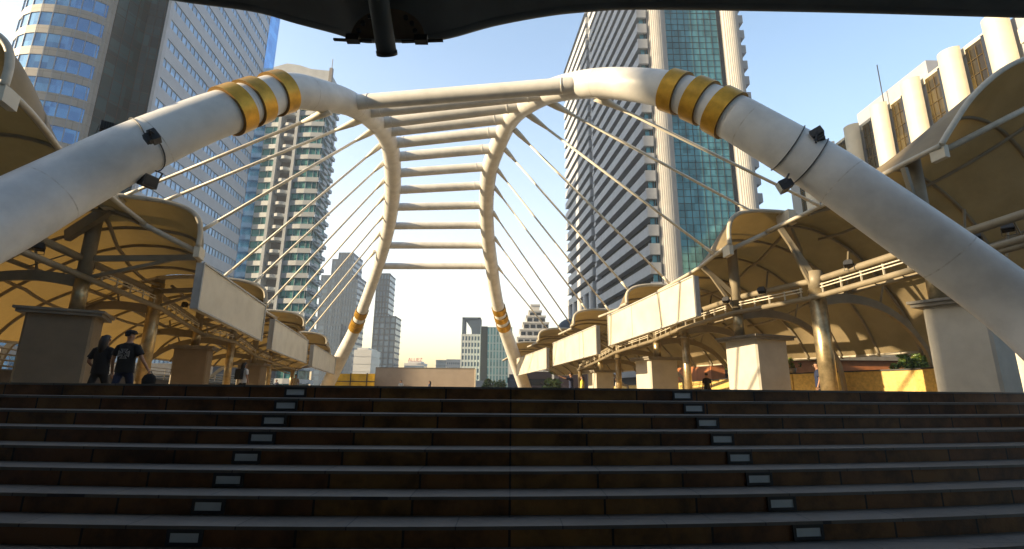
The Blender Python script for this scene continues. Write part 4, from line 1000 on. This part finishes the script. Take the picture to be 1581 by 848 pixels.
    if skirt:
        s3 = MB(); s3.grid([[V(r * math.cos(2 * math.pi * j / 20), r * .8 * math.sin(2 * math.pi * j / 20), z) for j in range(20)] for z, r in ((.98, .15), (.8, .2), (.55, .25))], closed=True); put(s3).build('skirt', trou, root)
    return root, M, fr
def seg_d(c, a, b):
    a = Vector(a); b = Vector(b); t = max(0, min(1, (c - a).dot(b - a) / max(1e-6, (b - a).length_squared))); return (c - a.lerp(b, t)).length
def ppl(px, d):
    p = at(px, 600, d); return Vector((p.x, p.y, floor_z(p.y)))
# strolling couple, seen from behind
pos = ppl(187, 9.9)
rm, M, fr = person(pos, R(12), 1.70, 'man in a black t-shirt with a pale back print and cap, carrying a bag', BLACKC, DENIM, {'R': ((.29, -.04, 1.16), (.40, .03, .95))}, .28, head_yaw=R(-60))
c = MB()
rows = [[fr(r * math.cos(2 * math.pi * j / 20), -.005 + r * 1.18 * math.sin(2 * math.pi * j / 20), z) for j in range(20)] for z, r in ((1.655, .093), (1.69, .09), (1.725, .07), (1.742, .03), (1.744, .001))]
c.grid(rows, closed=True); c.v = [tuple(M @ Vector(v)) for v in c.v]; c.build('cap_crown', BLACKC, rm)
c = MB(); poly = [fr(.07 * math.cos(math.pi * j / 10), .07 + .11 * math.sin(math.pi * j / 10), 1.665 + .02 * math.sin(math.pi * j / 10)) for j in range(11)]
c.face(poly); c.face([p + V(0, 0, -.008) for p in reversed(poly)]); c.v = [tuple(M @ Vector(v)) for v in c.v]; c.build('cap_brim', BLACKC, rm)
# cross emblem with short lines of lettering on the back
c = MB(); yb = -.142
def arm4(fn):
    for k in range(4):
        a = k * math.pi / 2; fn(lambda x, z: V(x * math.cos(a) - z * math.sin(a), yb - .0, 1.235 + x * math.sin(a) + z * math.cos(a)))
def one(T):
    out = [(-.018, .022), (-.062, .098), (.062, .098), (.018, .022)]
    for (x0, z0), (x1, z1) in zip(out, out[1:]): c.beam(T(x0, z0), T(x1, z1), .004, .007, up=V(0, -1, 0))
    for z in (.05, .068, .084):
        hw = .018 + (z - .022) * .5
        n = 3
        for i in range(n): c.beam(T(-hw + 2 * hw * (i + .1) / n, z), T(-hw + 2 * hw * (i + .8) / n, z), .004, .007, up=V(0, -1, 0))
arm4(one); c.beam(V(-.02, yb, 1.235), V(.02, yb, 1.235), .004, .012, up=V(0, -1, 0))
c.v = [tuple(M @ Vector(v)) for v in c.v]; c.build('back_print', PRINT, rm)
bg = MB(); hp = V(.455, .05, .86); n = 12; rw = []
for z, rx, ry in ((-.02, .05, .03), (-.05, .10, .06), (-.13, .14, .085), (-.22, .13, .08), (-.27, .09, .06)):
    rw.append([hp + V(rx * math.cos(2 * math.pi * j / n), ry * math.sin(2 * math.pi * j / n), z) for j in range(n)])
bg.grid(rw, closed=True); bg.face(list(reversed(rw[-1]))[::-1]); bg.face(rw[0]); bg.v = [tuple(M @ Vector(v)) for v in bg.v]
bgo = thing('handbag', 'black shoulder bag dangling from the hand of the man in the cap', 'bag', M @ hp); bg.build('bag_body', BLACKC, bgo)
hh = MB(); hh.tube([hp + V(-.05, 0, -.04), hp + V(-.02, 0, .03), hp + V(.02, 0, .03), hp + V(.05, 0, -.04)], .009, 6); hh.v = [tuple(M @ Vector(v)) for v in hh.v]; hh.build('handle', BLACKC, bgo)
person(ppl(149, 10.5), R(8), 1.68, 'long haired person in dark clothes walking left of the man in the cap', BLACKC, BLACKC, {'R': ((.23, -.03, 1.12), (.21, .08, .9)), 'L': ((-.24, -.05, 1.12), (-.2, .1, 1.0))}, .3, hair='long')
rw1, M, fr = person(ppl(373, 20), R(-20), 1.68, 'woman in a white shirt wearing a dark backpack beside the third left pillar', WHITEC, BLACKC, None, .2, hair='long')
c = MB(); c.box((-.02, -.2, 1.22), (.3, .16, .42)); c.v = [tuple(M @ Vector(v)) for v in c.v]
bk = thing('backpack', 'dark backpack on the woman in the white shirt', 'backpack', ppl(373, 20) + V(0, 0, 1.2)); c.build('bag_body', BLACKC, bk)
c = MB(); [c.tube([V(s * .09, -.13, 1.1), V(s * .11, -.13, 1.38), V(s * .11, 0, 1.47), V(s * .11, .13, 1.36), V(s * .12, .12, 1.15)], .016, 6) for s in (-1, 1)]
c.v = [tuple(M @ Vector(v)) for v in c.v]; c.build('strap', BLACKC, bk)
person(ppl(426, 45), R(160), 1.62, 'dark haired person barely showing above the steps near the far left pillar', NAVY, BLACKC)
person(ppl(455, 33), R(180), 1.68, 'person in a khaki top walking this way below the middle left panel box', KHAKI, BLACKC)
person(ppl(618.5, 46), R(180), 1.68, 'person in a white top walking this way before the central beige wall', WHITEC, BLACKC)
person(ppl(663, 46.5), R(100), 1.66, 'dark haired person in navy seen side on before the central beige wall', NAVY, BLACKC, hair='long')
person(ppl(1266, 16.5), R(60), 1.66, 'person in navy standing half behind the tall steel column', NAVY, BLACKC)
person(ppl(1092, 25.6), R(10), 1.68, 'person in a black t-shirt seen from behind near the far parapet', BLACKC, BLACKC)
person(ppl(1031, 35), R(200), 1.66, 'long haired person in dark clothes right of the third right pillar', BLACKC, KHAKI, hair='long')
person(ppl(953, 33), R(90), 1.66, 'person in white seen side on beside a slim steel column', WHITEC, BLACKC)
person(ppl(882, 28.2), R(70), 1.74, 'bald looking man in navy pointing to the left with a raised arm', NAVY, GREYC, {'L': ((-.33, .28, 1.40), (-.42, .5, 1.50))})
person(ppl(899, 29.5), R(80), 1.63, 'woman in a bright yellow top beside the pointing man', YELC, GREYC, hair='long')

# ================================================================== HAZE
hz = MB(); hz.bb(-420, 420, -70, 520, -9, 170)
hzm = bpy.data.materials.new('haze'); hzm.use_nodes = True; N = hzm.node_tree.nodes; N.remove(N['Principled BSDF'])
pv = N.new('ShaderNodeVolumePrincipled'); pv.inputs['Color'].default_value = (.80, .88, 1.0, 1); pv.inputs['Density'].default_value = .00055; pv.inputs['Anisotropy'].default_value = .2
hzm.node_tree.links.new(pv.outputs[0], N['Material Output'].inputs['Volume'])
ho = hz.build('haze', hzm); ho['kind'] = 'stuff'
